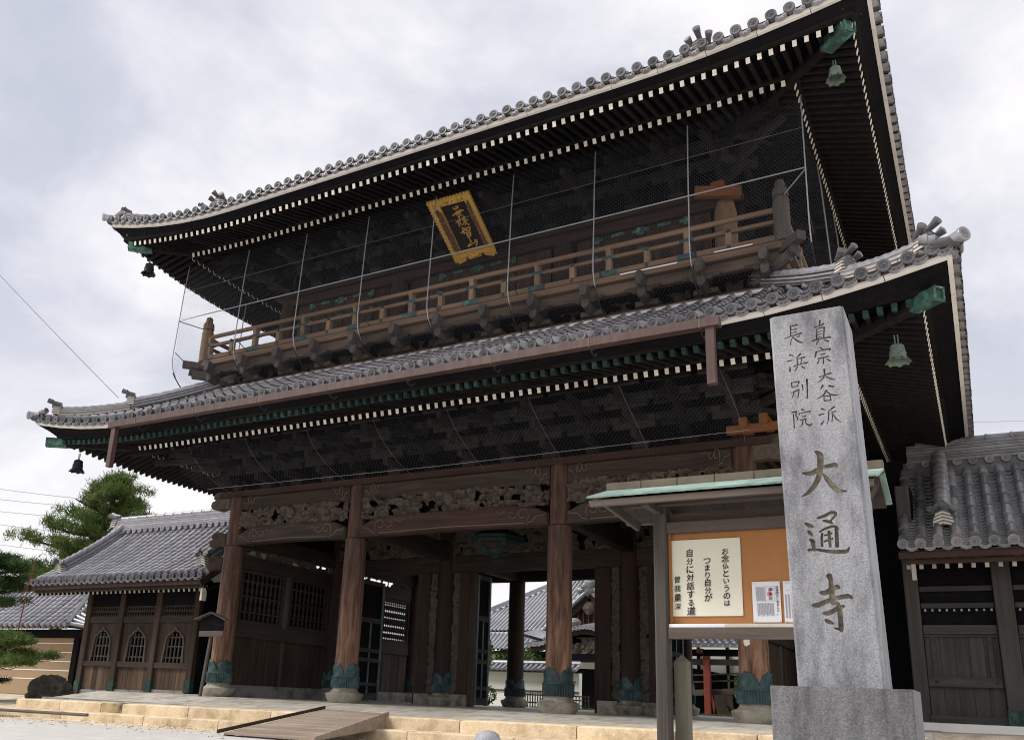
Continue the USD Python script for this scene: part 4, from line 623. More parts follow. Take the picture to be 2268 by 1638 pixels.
# --- lower roof
lower = group_part('roof', gate, 'broad lower roof of grey tiles running round the gate between its storeys')
LR_ = Roof(lower, 11.3, 13.9, 7.25, .5, .5, 4.25, 3.5, 1.95, .2, .342, .13, 7.10, .085,
           (.58, 6.88, .62, .275, 2.1, SHOE), (1.97, 7.10, .25, .36, 4.1, CAPW), {'tile': TILE, 'house': False}, -11.0, .3)
LR_.build('frl')
ROOFS = [LR_]
def tile_rows(R, side, name, single):
    """half-round tile rows running up the slope, in steps, with stepped pans between"""
    h = R.h(side); n = int(2 * h / R.pitch); used = n * R.pitch; al, pans = MB(), MB()
    for q in range(n + 1):
        a = -used / 2 + q * R.pitch; top = min(R.W, max(.5, h - abs(a) + .15)); k = max(2, int(top / .30)); m = MB()
        for j in range(k):
            i0, i1 = .30 + (top - .30) * j / k, .30 + (top - .30) * (j + 1) / k
            m.tube([R.surf(side, a, i0) + [0, 0, .012], R.surf(side, a, i1 + .02) + [0, 0, .0]], [.089, .078], 10, cap=(j == 0))
        if single: obj('tile_row', m, TILE, R.part, smooth=50)
        else: al.add(*m.get())
        if q < n:
            top = min(R.W, max(.4, h - max(abs(a), abs(a + R.pitch)) + .1)); k = max(2, int(top / .15))
            for j in range(k):
                i0, i1 = top * j / k - .02, top * (j + 1) / k; L = []
                for u in (.2, .35, .5, .65, .8):
                    sag = -.04 - .05 * math.sin(PI * (u - .2) / .6)
                    b0, b1 = R.surf(side, a + u * R.pitch, i0), R.surf(side, a + u * R.pitch, i1)
                    L.append([b0 + [0, 0, sag - .03], b0 + [0, 0, sag + .015], b1 + [0, 0, sag - .012]])
                pans.grid(np.array(L))
    if not single: obj('tile_rows', al, TILE, R.part, kind='stuff', smooth=50)
    obj('pan_tiles', pans, TILEP, R.part, kind='stuff')
    us = np.linspace(-1, 1, 61); P = np.array([[R.surf(side, u * (h - i), i) - [0, 0, .12] for i in np.linspace(.02, R.W, 8)] for u in us]); obj('roof_bed', MB().grid(P), TILED, R.part)
tile_rows(LR_, 'f', 'tile', True); tile_rows(LR_, 'r', 'tile', False); tile_rows(LR_, 'l', 'tile', False)
for sx in (-1, 1):
    LR_.hip_ridge(sx, 1.75, 3.75, 3, .06); LR_.hip_ridge(sx, .45, 1.9, 2, .05)
    d = V3(sx, -1, 0)
    for i, b, sc in ((.42, .10, .74), (1.75, .24, .72)): p = LR_.surf('f', sx * (LR_.hx - i), i); LR_.ornament(p + [0, 0, b - .02], d, sc)
    p = LR_.at('f', sx * LR_.hx, 0, LR_.z0); M = np.stack([unit(np.cross(V3(sx, -1, 0), V3(0, 0, 1))) * -1, -unit(d), V3(0, 0, 1)], 1); obj('corner_tile', ((TILE_END[0] * 1.08) @ M.T + p + unit(d) * .12 + [0, 0, .03], TILE_END[1]), TILE, lower, smooth=40)
# flashing and ledge where the lower roof meets the upper body
for k, (z, y, hh, mat) in enumerate(((9.02, 17.22, .04, TILE), (9.07, 17.25, .045, MORTAR), (9.115, 17.27, .035, TILE))):
    obj('top_layer', MB().beam((-19.0, y, z), (-3.0, y, z), .3, hh), mat, lower)
obj('ledge_beam', MB().box(-19.0, -3.0, 17.32, 17.6, 9.10, 9.27, .02), PALEB, lower)
for x in (-18.85, -3.15): obj('ledge_beam', MB().box(x - .14, x + .14, 17.6, 27.7, 9.10, 9.27, .02), PALEB, lower)
bz = group_part('bracket_cluster', gate, 'tiers of dark brackets under the lower eaves')
bracket_zone(bz, -18.17, -3.93, 18.0, 27.3, 6.135, 1.15, 1.55, 1.08)
# gutter and downpipes
g = obj('gutter', MB().box(-18.58, -3.30, 13.60, 13.64, 6.895, 7.055).box(-18.58, -3.30, 13.64, 13.78, 6.895, 6.92).box(-18.58, -3.30, 13.78, 13.80, 6.92, 7.04).box(-18.60, -18.58, 13.6, 13.8, 6.895, 7.055).box(-3.30, -3.28, 13.6, 13.8, 6.895, 7.055), COPPER, gate)
for k in range(8):
    x = -17.6 + k * 2.0; obj('gutter_clip', MB().box(x - .012, x + .012, 13.594, 13.806, 6.888, 7.062), COPPERB, g)
    obj('gutter_hook', MB().tube([(x, 13.7, 6.89), (x, 13.75, 6.82), (x, 13.9, 6.80), (x, 14.0, 6.90)], .012, 5), WIRE, g)
for x in (-18.42, -3.44): obj('downpipe', MB().box(x - .075, x + .075, 13.63, 13.76, 5.88, 6.894, .008), COPPER, gate)
for x, z in ((-3.75, 6.3), (-3.35, 6.34)): obj('new_beam_end', MB().beam((x, 17.2, z), (x, 17.9, z), .16, .22, .01), ORANGE, gate)
obj('new_beam_end', MB().beam((-4.1, 17.35, 6.2), (-3.0, 17.35, 6.2), .14, .16, .01), ORANGE, gate)

# --- upper storey
WY0 = 18.75; UX0, UX1 = -17.75, -4.25
up_s = group_part('upper_storey', gate, 'upper storey of doors and columns behind the balcony rail')
obj('storey_wall', MB().box(UX0, UX1, WY0 + .08, WY0 + .16, 9.98, 12.9).box(UX0, UX0 + .08, WY0 + .16, 26.5, 9.98, 12.9).box(UX1 - .08, UX1, WY0 + .16, 26.5, 9.98, 12.9), DARK, up_s)
for x in (-17.75, -13.58, -8.42, -4.25): obj('column', MB().lathe([(.27, 9.98), (.26, 12.0), (.2, 12.3)], (x, WY0, 0), 22), COLD if x < -5 else HONEYZ, up_s, smooth=40)
obj('lintel', MB().beam((UX0, WY0 - .02, 12.30), (UX1, WY0 - .02, 12.30), .24, .26, .02), RED, up_s)
obj('lintel', MB().beam((UX0, WY0 - .0, 10.14), (UX1, WY0 - .0, 10.14), .22, .26, .02), WX, up_s)
obj('head_plate', MB().box(UX0 - .4, UX1 + .4, WY0 - .25, WY0 + .25, 12.435, 12.56), WX, up_s)
obj('new_bracket', MB().beam((UX1 - .55, WY0 - .62, 12.38), (UX1 + .45, WY0 - .3, 12.30), .2, .26, .02).beam((UX1 - .05, WY0 - .5, 12.52), (UX1 - .05, WY0 + .1, 12.52), .3, .22, .02), ORANGE, up_s)
for a, b in ((-17.4, -13.95), (-13.2, -8.8), (-8.05, -4.6)):
    c = (a + b) / 2; L = 1.2; dr = group_part('panel_door', up_s, 'pair of plank doors with verdigris fittings')
    for s in (-1, 1):
        x0, x1 = sorted((c, c + s * L)); obj('door_panel', MB().box(x0 + .01, x1 - .01, WY0 - .02, WY0 + .02, 10.28, 12.16), WZ, dr)
        fit, fr = [], MB()
        for x in (x0 + .05, (x0 + x1) / 2, x1 - .05): fr.box(x - .05, x + .05, WY0 - .06, WY0 - .021, 10.28, 12.16)
        for z in (10.33, 10.9, 11.5, 12.08): fr.box(x0 + .1, x1 - .1, WY0 - .055, WY0 - .022, z - .05, z + .05)
        for x in (x0 + .05, x1 - .05):
            for z in (10.36, 10.9, 11.5, 12.05): fit.append(MB().box(x - .055, x + .055, WY0 - .068, WY0 - .061, z - .1, z + .1).box(x - .16 if x > (x0 + x1) / 2 else x - .05, x + .05 if x > (x0 + x1) / 2 else x + .16, WY0 - .0665, WY0 - .062, z - .045, z + .045))
        for z in (10.9, 11.5, 12.08): fit.append(MB().box((x0 + x1) / 2 - .16, (x0 + x1) / 2 + .16, WY0 - .066, WY0 - .0615, z - .045, z + .045))
        obj('door_frame', fr, WX, dr); [obj('door_fitting', q, VERD, dr) for q in fit]
    for s in (-1, 1):                                                                  # boards beside the doors
        x0, x1 = sorted((c + s * L, b if s > 0 else a))
        for k in range(3): u = x0 + (x1 - x0) * k / 3; obj('board', MB().box(u + .004, u + (x1 - x0) / 3 - .004, WY0 + .01, WY0 + .05, 10.28, 12.16), WZ, dr)
bz2 = group_part('bracket_cluster', gate, 'tiers of dark brackets under the upper eaves')
bracket_zone(bz2, UX0, UX1, WY0, 26.5, 12.56, .78, 1.5, 1.12)

# --- balcony
bal = group_part('balcony', gate, 'weathered balcony with open rails and carved corner posts')
BX0, BX1, BY = -19.29, -2.71, 17.0
obj('deck', MB().box(BX0 - .12, BX1 + .12, BY - .12, WY0, 9.93, 9.995, .01), HONEY, bal)
for x in (BX0, BX1): obj('deck', MB().box(min(x - .12, x - .12), x + .12 if x > -10 else UX0, WY0 + .002, 27.9, 9.93, 9.994) if x < -10 else MB().box(UX1, x + .12, WY0 + .002, 27.9, 9.93, 9.994), HONEY, bal)
obj('deck_edge', MB().beam((BX0 - .14, BY - .05, 9.885), (BX1 + .14, BY - .05, 9.885), .16, .085, .01), HONEY, bal)
for k in range(6): obj('edge_beam', MB().beam((BX0 + (BX1 - BX0) * k / 6 + .002, BY + .08, 9.71), (BX0 + (BX1 - BX0) * (k + 1) / 6 - .002, BY + .08, 9.71), .20, .26, .03), EDGEB, bal)
for x in (BX0 + .1, BX1 - .1): obj('edge_beam', MB().beam((x, BY + .2, 9.71), (x, 27.6, 9.71), .20, .26, .03), PALEB, bal)
for x, s in ((BX0, -1), (BX1, 1)):
    obj('corner_beam', MB().beam((x - s * .4, BY + .4, 9.85), (x + s * .42, BY - .42, 9.86), .2, .2, .01), GREYW, bal)
    for u in (.15, .5): obj('beam_nose', MB().beam((x - s * u, BY + .25, 9.66 - u * .3), (x + s * (.32 - u * .35), BY - .30 + u * .1, 9.72 - u * .35), .17, .26, .06), GREYW, bal)
    post = MB().lathe([(.17, 10.0), (.165, 10.2)], (x, BY, 0), 24).lathe([(.168, 10.2), (.165, 10.95), (.14, 11.02), (.115, 11.04)], (x, BY, 0), 48, 16, .03).lathe([(.115, 11.04), (.16, 11.05), (.155, 11.2), (.12, 11.27), (.085, 11.28)], (x, BY, 0), 48, 12, .06).lathe([(.085, 11.28), (.10, 11.31), (.105, 11.36), (.085, 11.43), (.02, 11.46), (.002, 11.49)], (x, BY, 0), 24)
    obj('corner_post', post, HONEYZ if s < 0 else GREYW, bal, smooth=45)
def rail_run(p, q, tall, short):
    p, q = V3(*p), V3(*q); d = unit(q - p); L = np.linalg.norm(q - p); ax = HONEY
    obj('top_rail', MB().tube([p + [0, 0, 10.78], q + [0, 0, 10.78]], .062, 10), ax, bal, smooth=True)
    obj('middle_rail', MB().beam(p + [0, 0, 10.5], q + [0, 0, 10.5], .10, .085, .01), ax, bal)
    obj('bottom_rail', MB().beam(p + [0, 0, 10.11], q + [0, 0, 10.11], .15, .13, .015), ax, bal)
    for t in tall:
        o = p + d * t; obj('rail_post', MB().beam(o + [0, 0, 10.175], o + [0, 0, 10.455], .15, .13, .01, upv=d).beam(o + [0, 0, 10.545], o + [0, 0, 10.68], .13, .12, .01, upv=d, w1=.2).beam(o + [0, 0, 10.68], o + [0, 0, 10.725], .2, .16, .01, upv=d), HONEYZ, bal)
        obj('rail_fitting', MB().beam(o - d * .16 + [0, 0, 10.5], o + d * .16 + [0, 0, 10.5], .115, .098, .008), BRONZE, bal)
        obj('rail_fitting', MB().beam(o - d * .22 + [0, 0, 10.11], o + d * .22 + [0, 0, 10.11], .165, .145, .02), VERD if abs(o[0] + 10.1) < .5 else BRONZE, bal)
    for t in short:
        o = p + d * t; obj('rail_post', MB().beam(o + [0, 0, 10.175], o + [0, 0, 10.455], .15, .13, .01, upv=d), HONEYZ, bal)
        n = V3(d[1], -d[0], 0); m = MB()
        for z in (10.5, 10.11): m.add(*ico(o + n * .07 + [0, 0, z], .05, 1, sc=(1, 1, 1)))
        obj('rail_boss', m, BRONZE, bal)
L = BX1 - BX0
rail_run((BX0, BY, 0), (BX1, BY, 0), [L / 2 + .9 + 1.8 * k for k in range(-5, 4)], [L / 2 + 1.8 * k for k in range(-4, 5)])
rail_run((BX1, BY, 0), (BX1, 27.8, 0), [1.8 * k for k in range(1, 6)], [.9 + 1.8 * k for k in range(6)])
rail_run((BX0, BY, 0), (BX0, 27.8, 0), [1.8 * k for k in range(1, 6)], [.9 + 1.8 * k for k in range(6)])
obj('white_strip', MB().box(-6.2, -4.9, BY - .135, BY - .122, 9.955, 9.985), ALU, bal); obj('white_strip', MB().box(-4.1, -3.3, BY - .135, BY - .122, 10.02, 10.045), ALU, bal)
def cloud(c, L, hgt, y):                                                              # small carved cloud brackets
    P = sg.Polygon([(-L, 0), (L, 0), (L * .92, -hgt * .35), (L * .6, -hgt * .4), (L * .5, -hgt * .75), (L * .2, -hgt * .7), (0, -hgt), (-L * .2, -hgt * .7), (-L * .5, -hgt * .75), (-L * .6, -hgt * .4), (-L * .92, -hgt * .35)]).buffer(.02)
    return MB().prism(P, .1, frame((c[0], y, c[1]), (1, 0, 0), (0, 0, 1), (0, -1, 0)))
NOSEW = look('bracket_nose_timber', (.075, .066, .060), .6, 7, .85, .4, 30, rnd=.2)
for k in range(13):
    x = -10.97 + (k - 6) * 1.315
    obj('beam_nose', MB().beam((x, 17.5, 9.64), (x, 16.70, 9.74), .17, .36, .06).beam((x, 17.5, 9.36), (x, 16.84, 9.45), .17, .28, .06), NOSEW, bal)
    obj('bracket_arm', cloud((x, 9.575), .40, .13, 17.0), UNDERB, bal); obj('bracket_block', MB().box(x - .27, x + .27, 17.2, 17.5, 9.272, 9.39, .02), EDGEB, bal)
    if k < 12:
        vf = heightfield(x + .38, x + .93, 9.28, 9.56, .028, .12, 80 + k, .36, 7); obj('carved_panel', place(vf, XZ(17.52)), UNDERB, bal)
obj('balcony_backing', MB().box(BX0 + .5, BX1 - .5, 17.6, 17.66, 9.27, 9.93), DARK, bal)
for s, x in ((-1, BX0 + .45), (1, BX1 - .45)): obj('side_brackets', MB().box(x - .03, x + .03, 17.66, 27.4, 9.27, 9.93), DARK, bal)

# --- upper roof
upper = group_part('roof', gate, 'great upper roof of grey tiles with deep upturned eaves')
UR = Roof(upper, 10.28, 14.2, 13.02, .76, .44, 5.0, 8.3, 5.6, .28, .327, .14, 12.87, .09,
          (.47, 12.66, .66, .30, 1.95, CAPW), (1.70, 12.88, .36, .36, 4.5, CAPW), {'tile': TILE, 'house': True}, -10.72, .5, -.06)
UR.build('frl')
for side in 'frl':
    us = np.linspace(-1, 1, 61); h = UR.h(side)
    P = np.array([[UR.surf(side, u * max(h - i, .05), i) - [0, 0, .06] for i in np.linspace(.02, UR.W, 14)] for u in us]); obj('roof_bed', MB().grid(P), TILED, upper)
    al = MB(); n = int(2 * h / UR.pitch)
    for q in range(n + 1):
        a = -n * UR.pitch / 2 + q * UR.pitch; top = min(UR.W, max(.5, h - abs(a))); al.tube([UR.surf(side, a, i) for i in np.linspace(.28, top, 7)], .085, 8)
    obj('tile_rows', al, TILE, upper, kind='stuff', smooth=50)
obj('main_ridge', MB().beam((XC - 2.2, YC, 19.1), (XC + 2.2, YC, 19.1), .6, 1.2, .1), TILE, upper)
for sx in (-1, 1):
    UR.hip_ridge(sx, 1.9, 5.2, 3, .05); UR.hip_ridge(sx, .4, 2.0, 1, .04); d = V3(sx, -1, 0)
    for i, b, sc in ((.40, .05, .58), (1.9, .20, .60)): p = UR.surf('f', sx * (UR.hx - i), i); UR.ornament(p + [0, 0, b], d, sc)
    p = UR.at('f', sx * UR.hx, 0, UR.z0); M = np.stack([unit(np.cross(V3(sx, -1, 0), V3(0, 0, 1))) * -1, -unit(d), V3(0, 0, 1)], 1); obj('corner_tile', ((TILE_END[0] * 1.05) @ M.T + p + unit(d) * .1 + [0, 0, .03], TILE_END[1]), TILE, upper, smooth=40)
    xr = UR.xc + sx * 6.9; m = MB().tube([UR.surf('f', sx * 6.9, i) + [0, 0, .3] for i in np.linspace(1.2, 6.5, 8)], .16, 8); obj('descending_ridge', m, TILE, upper, smooth=40)
    UR.ornament(UR.surf('f', sx * 6.9, 1.1) + [0, 0, .12], V3(0, -1, 0), .82)

# ------------------------------------------------------------------ bird net round the upper storey
net = thing('bird_net', 'fine bird netting on thin steel pipes hung round the upper balcony', 'net')
NX0, NX1, NY = -19.9, -2.1, 16.4
def net_sec(t):
    """(inset from the pipe plane, z) along the hanging section, t from 0 at the top to 1 at the roof"""
    pts = np.array([(.12, 13.25), (.04, 12.2), (0, 11.2), (-.03, 10.4), (-.05, 9.95), (.06, 9.55), (.38, 9.25), (.80, 9.12)])
    k = np.cumsum([0] + list(np.linalg.norm(np.diff(pts, axis=0), axis=1))); k /= k[-1]
    return np.stack([np.interp(t, k, pts[:, 0]), np.interp(t, k, pts[:, 1])], -1), 4.6
def net_sheet(fn, width, name, cell=.042, wd=.0032):
    sec, Ln = net_sec(np.array([0.0])); nv = int(Ln / (cell * .58)); nu = int(width / cell)
    tv = np.linspace(0, 1, nv); m = MB()
    sq = np.array([.5, 1, .5, 0])
    for i in range(nu + 1):
        ph = np.take([0, 1, 1, 0], np.arange(nv) % 4); off = (ph - .5) * cell * .96 * (1 if i % 2 else -1)
        u = np.clip((i + .5) * cell + off * .5, 0, width); s_, _ = net_sec(tv); s_ = s_ + np.stack([.16 * (meshkit.noise(np.stack([np.full(nv, u * .55), tv * 3.2, 0 * tv], -1), 5) - .5) * np.sin(PI * tv) ** .5, 0 * tv], -1)
        c, tdir = fn(u, s_); m.grid(np.stack([c - tdir * wd / 2, c + tdir * wd / 2], 1))
    obj('net_mesh', m, NETC, net, kind='stuff')
net_sheet(lambda u, s_: (np.stack([NX0 + u, NY + s_[:, 0], s_[:, 1]], -1), V3(1, 0, 0)), NX1 - NX0, 'front')
net_sheet(lambda u, s_: (np.stack([NX1 - s_[:, 0], NY + u, s_[:, 1]], -1), V3(0, 1, 0)), 11.0, 'right', .06, .004)
net_sheet(lambda u, s_: (np.stack([NX0 + s_[:, 0], NY + u, s_[:, 1]], -1), V3(0, 1, 0)), 11.0, 'left', .06, .004)
S_, _ = net_sec(np.linspace(0, .84, 16)); S2, _ = net_sec(np.linspace(.8, 1, 8))
for x in (NX0, -17.44, -15.26, -13.11, -10.99, -8.76, -6.63, -4.47, NX1):
    obj('net_pipe', MB().tube(np.stack([np.full(16, x), NY - .02 + S_[:, 0], S_[:, 1]], -1), .014, 7), STEEL, net, smooth=True)
    obj('net_hook', MB().tube(np.stack([np.full(8, x), NY - .02 + S2[:, 0], S2[:, 1] - .02], -1), .017, 6), WIRE, net)
    obj('stay_wire', MB().tube([(x, NY, 10.2), (x, BY - .1, 9.99)], .012, 5), WIRE, net)
obj('cross_pipe', MB().tube([(NX0, NY - .045, 11.2), (NX1, NY - .045, 11.2)], .015, 7), STEEL, net)
obj('cross_wire', MB().tube([(NX0, NY - .02, 12.15), (NX1, NY - .02, 12.15)], .003, 5), STEEL, net)
for x, s in ((NX0, 1), (NX1, -1)):
    obj('cross_pipe', MB().tube([(x, NY, 11.2), (x + s * .7, BY + .1, 11.0)], .013, 7), STEEL if x > -5 else WIRE, net)
    for y in (18.9, 21.4, 23.9): obj('net_pipe', MB().tube(np.stack([x + s * (S_[:, 0] - .02), np.full(16, y), S_[:, 1]], -1), .015, 6), STEEL, net)
lnet = thing('bird_net', 'slack bird netting on bowed wires under the lower eaves', 'net')
def low_net(u, v): return np.stack([u, 15.95 + 1.9 * v ** 1.6 + .0 * u, 7.0 - .95 * v - .22 * np.sin(PI * v)], -1)
m = MB(); nv = 84; tv = np.linspace(0, 1, nv)
for i in range(int(15.6 / .048)):
    off = np.take([-.5, .5, .5, -.5], np.arange(nv) % 4) * .024 * (1 if i % 2 else -1); c = low_net(-18.8 + .048 * i + off, tv)
    m.grid(np.stack([c - [.0013, 0, 0], c + [.0013, 0, 0]], 1))
obj('net_mesh', m, NETC, lnet, kind='stuff')
for k in range(8):
    x = -18.2 + 2.05 * k; c = low_net(np.full(14, x), np.linspace(0, 1, 14)); c[:, 0] += 0.16 * np.sin(PI * np.linspace(0, 1, 14)); obj('bowed_wire', MB().tube(c - [0, .02, .01], .005, 5), NETC, lnet)

# ------------------------------------------------------------------ wind bells under the four eave corners in view
def bell(name, label, x, y, z, sc, mat=None):
    mat = mat or BELL
    b = thing(name, label, 'bell', None); n = 24; th = np.arange(n) * 2 * PI / n
    sh = MB(); prof = [(.02, .40), (.10, .395), (.135, .36), (.15, .25), (.165, .12), (.19, .06), (.245, .0)]
    P = []
    for i, (r, zz) in enumerate(prof):
        k = 1 + (.07 * np.cos(8 * th) if i == len(prof) - 1 else 0); P.append(np.stack([x + sc * r * k * np.cos(th), y + sc * r * k * np.sin(th), np.full(n, z + sc * zz) - (sc * .02 * np.cos(8 * th) if i == len(prof) - 1 else 0)], -1))
    inn = [q * [1, 1, 1] for q in P[::-1]]; inn = [np.array([x, y, 0]) * [1, 1, 0] + (q - [x, y, 0]) * [.9, .9, 1] - [0, 0, .012 * sc * (i > 0)] for i, q in enumerate(inn)]
    sh.grid(np.stack(P + inn, 1), True); obj('bell_body', sh, mat, b, smooth=45)
    obj('bell_band', MB().lathe([(.158 * sc, z + .185 * sc), (.166 * sc, z + .19 * sc), (.166 * sc, z + .205 * sc), (.158 * sc, z + .21 * sc)], (x, y, 0), 24), mat, b)
    ho = MB()
    for k in range(8): a = 2 * PI * (k + .5) / 8; ho.add(*ico((x + sc * .205 * math.cos(a), y + sc * .205 * math.sin(a), z + sc * .045), sc * .03, 1, sc=(1, 1, .5)))
    obj('rim_opening', ho, WIRE, b)
    l = MB()
    for q in (-.03, .03): l.tube([(x + q * sc, y, z + .39 * sc), (x + q * sc, y, z + .62 * sc)], .014 * sc, 6)
    obj('hanger', l, mat, b); obj('clapper', MB().tube([(x, y, z + .30 * sc), (x, y, z + .08 * sc)], .02 * sc, 6), mat, b)
bell('wind_bell', 'large pale verdigris bell hanging under the lower right eave corner behind the stone pillar', -.72, 14.88, 6.26, .78)
bell('wind_bell', 'verdigris bell hanging under the upper right eave corner below the house-shaped copper cap', -1.28, 15.0, 12.0, .7)
bell('wind_bell', 'bell with backlit shade in its colour, seen against the sky under the lower left eave corner', -21.32, 14.85, 6.30, .85, BACKLITBELL)
bell('wind_bell', 'open-rimmed bell with backlit shade in its colour, seen against the sky under the upper left eave corner', -20.05, 15.17, 12.22, .85, BACKLITBELL)

# ------------------------------------------------------------------ gilt name plaque
pq = thing('name_plaque', 'gilt framed dark plaque with four gold characters leaning out under the upper eaves', 'plaque')
PT, PB_ = V3(-10.72, 16.62, 13.08), V3(-10.72, 18.26, 12.10); hw = .615; ev = unit(PB_ - PT); Lp = np.linalg.norm(PB_ - PT); en = unit(np.cross(ev, V3(1, 0, 0))); en = en if en[1] < 0 else -en
MP = frame(PT, (1, 0, 0), -ev, en)                                                   # plaque frame: x across, y up from the top edge, z outwards
def P2(u, v): return (-hw + 2 * hw * u, -Lp * v)
quad = lambda a: sg.Polygon([P2(*p) for p in a])
obj('plaque_board', MB().prism(quad([(.17, .09), (.84, .09), (.84, .84), (.17, .84)]), .03, MP), BLACKL, pq)
outer = quad([(0, 0), (1, 0), (1, .93), (.93, 1), (.74, .955), (.72, .915), (.66, .915), (.655, .955), (.34, .965), (.335, .92), (.28, .92), (.27, .97), (.07, 1), (0, .93)]); inner = quad([(.24, .11), (.83, .11), (.83, .82), (.22, .82)])
rimI = quad([(.09, .05), (.92, .05), (.92, .90), (.09, .90)])
obj('gilt_frame', MB().prism(rimI.difference(inner), .055, MP), GOLD, pq)
obj('gilt_frame', MB().prism(inner.buffer(.035).difference(inner), .085, MP), GOLD, pq)
fr = MB().prism(outer.difference(rimI), .10, MP)
obj('gilt_rim', fr, GOLD, pq)
sc_ = MB()
for k in range(22):
    v = .03 + .93 * k / 21
    for u in (0, 1): c = MP[:3, :3] @ V3(*P2(u, v), .09) + PT; sc_.add(*ico(c, .034, 1, sc=(1, 1, 1)))
for k in range(13): c = MP[:3, :3] @ V3(*P2(.02 + .96 * k / 12, .0), .09) + PT; sc_.add(*ico(c, .04, 1))
obj('gilt_scallops', sc_, GOLD, pq)
for nm, (u0, u1, v0, v1), mt, sd in (('dragon_carving', (.09, .22, .18, .82), CARVED, 3), ('dragon_carving', (.83, .92, .15, .82), CARVED, 5), ('gilt_carving', (.2, .8, .05, .1), GOLD, 6), ('gilt_carving', (.33, .68, .86, .94), GOLD, 7)):
    a, b = P2(u0, v1), P2(u1, v0); obj(nm, place(heightfield(a[0], b[0], a[1], b[1], .018, .11, 90 + sd, .2, 12), frame(PT + en * .05, (1, 0, 0), -ev, en)), mt, pq)
gv = MB()
for u, v in ((.12, .17), (.13, .80), (.89, .15), (.89, .80), (.11, .5)): gv.add(*ico(MP[:3, :3] @ V3(*P2(u, v), .07) + PT, .055, 1, .3, 3))
obj('green_carving', gv, VERD, pq)
for ch, st in PLAQUE.items():
    m = MB().prism(shapely.union_all([brush([z for i in range(0, len(s), 3) for z in (-hw * 1000 + 2 * hw * s[i], -Lp * s[i + 1], s[i + 2] * 1.15)]) for s in st]), 30, frame(PT + en * .03, np.array((1, 0, 0)) / 1000, -ev / 1000, en / 1000)); obj('character', m, GOLD, pq)

# ------------------------------------------------------------------ hanging lantern in the middle bay
ln = thing('hanging_lantern', 'green bronze hexagonal lantern with fretwork sides hanging in the central bay', 'lantern')
lx, ly = -10.95, 20.3; th6 = np.arange(7) * PI / 3 + .3
hexr = lambda r, z: np.array([[lx + r * math.cos(a), ly + r * math.sin(a), z] for a in th6])
m = MB()
for z, r in ((4.83, .70), (4.73, .72), (4.44, .30)):
    p = hexr(r, z); [m.beam(p[k], p[k + 1], .06, .07) for k in range(6)]
for k in range(6): m.beam(hexr(.72, 4.73)[k], hexr(.3, 4.44)[k], .07, .05)
obj('lantern_frame', m, SHOE, ln); m = MB()
for k in range(6):
    a, b, c, d = hexr(.70, 4.72)[k], hexr(.70, 4.72)[k + 1], hexr(.3, 4.45)[k + 1], hexr(.3, 4.45)[k]
    for t in np.linspace(.1, .9, 8): m.beam(a + (b - a) * t, d + (c - d) * min(1, t * 1.15), .014, .01); m.beam(a + (d - a) * t, b + (c - b) * min(1, t), .014, .01)
obj('fretwork', m, GREYW, ln)
obj('lantern_base', MB().lathe([(.3, 4.42), (.12, 4.36), (.10, 4.30), (.2, 4.26), (.05, 4.24)], (lx, ly, 0), 12), SHOE, ln)
obj('lantern_roof', MB().lathe([(.74, 4.86), (.5, 5.0), (.2, 5.12), (.05, 5.2)], (lx, ly, 0), 6), SHOE, ln); obj('chain', MB().tube([(lx, ly, 5.18), (lx, ly, 6.14)], .02, 6), WIRE, ln)

obj('cross_wire', MB().tube([(-18.6, 17.12, 6.10), (-11, 17.1, 6.04), (-3.6, 17.12, 6.10)], .006, 5), STEEL, lnet)
# ------------------------------------------------------------------ ground, road, platform
def tilt(x): return .0072 * (x + 11)
def gz(x, y):
    x, y = np.asarray(x, float), np.asarray(y, float)
    z = -.09 + np.clip(tilt(x), -.16, .09)
    back = np.clip((y - 30.5) / 3, 0, 1); left = np.clip((y - 14.2) / 3.5, 0, 1) * np.clip((-21.3 - x) / .8, 0, 1) * .36
    right = np.clip((y - 16.) / 2.5, 0, 1) * np.clip((x + 2.0) / 1.0, 0, 1) * .50
    return z * (1 - back) + .45 * back + np.maximum(left, right) * (1 - back)
def sheet(xs, ys, fn, dz=0.0, nz=0.0):
    X, Y = np.meshgrid(xs, ys, indexing='ij'); Z = fn(X, Y) + dz
    if nz: Z = Z + nz * (meshkit.fbm(np.stack([X * .8, Y * .8, 0 * X], -1), 3, 4) - .5)
    return MB().grid(np.stack([X, Y, Z], -1))
xs = np.concatenate([[-900, -300, -120, -70, -50], np.arange(-40, 12.1, .5), [20, 40, 90, 300, 900]]); ys = np.concatenate([[-600, -200, -60, -20, -8], np.arange(-2, 40.1, .5), [50, 65, 90, 150, 400, 1500]])
obj('ground', sheet(xs, ys, gz, nz=.03), GROUND, kind='structure', label='sandy tan forecourt ground round the gate', smooth=True)
obj('road', sheet(np.linspace(-60, 8, 60), np.linspace(-6, 12.6, 24), lambda x, y: gz(x, y), .02), ROAD, kind='structure', label='pale grey road in front of the forecourt', smooth=True)
obj('courtyard', sheet(np.linspace(-60, 20, 40), np.concatenate([[31.3], np.linspace(32, 60, 20)]), lambda x, y: 0 * x + .465), YARD, kind='structure', label='gravel and moss courtyard seen through the gate')
plat = setd(UsdGeom.Xform.Define(stage, pathof(None, 'platform')).GetPrim(), 'stone platform of tan granite steps and paving under the gate', None, None, 'structure')
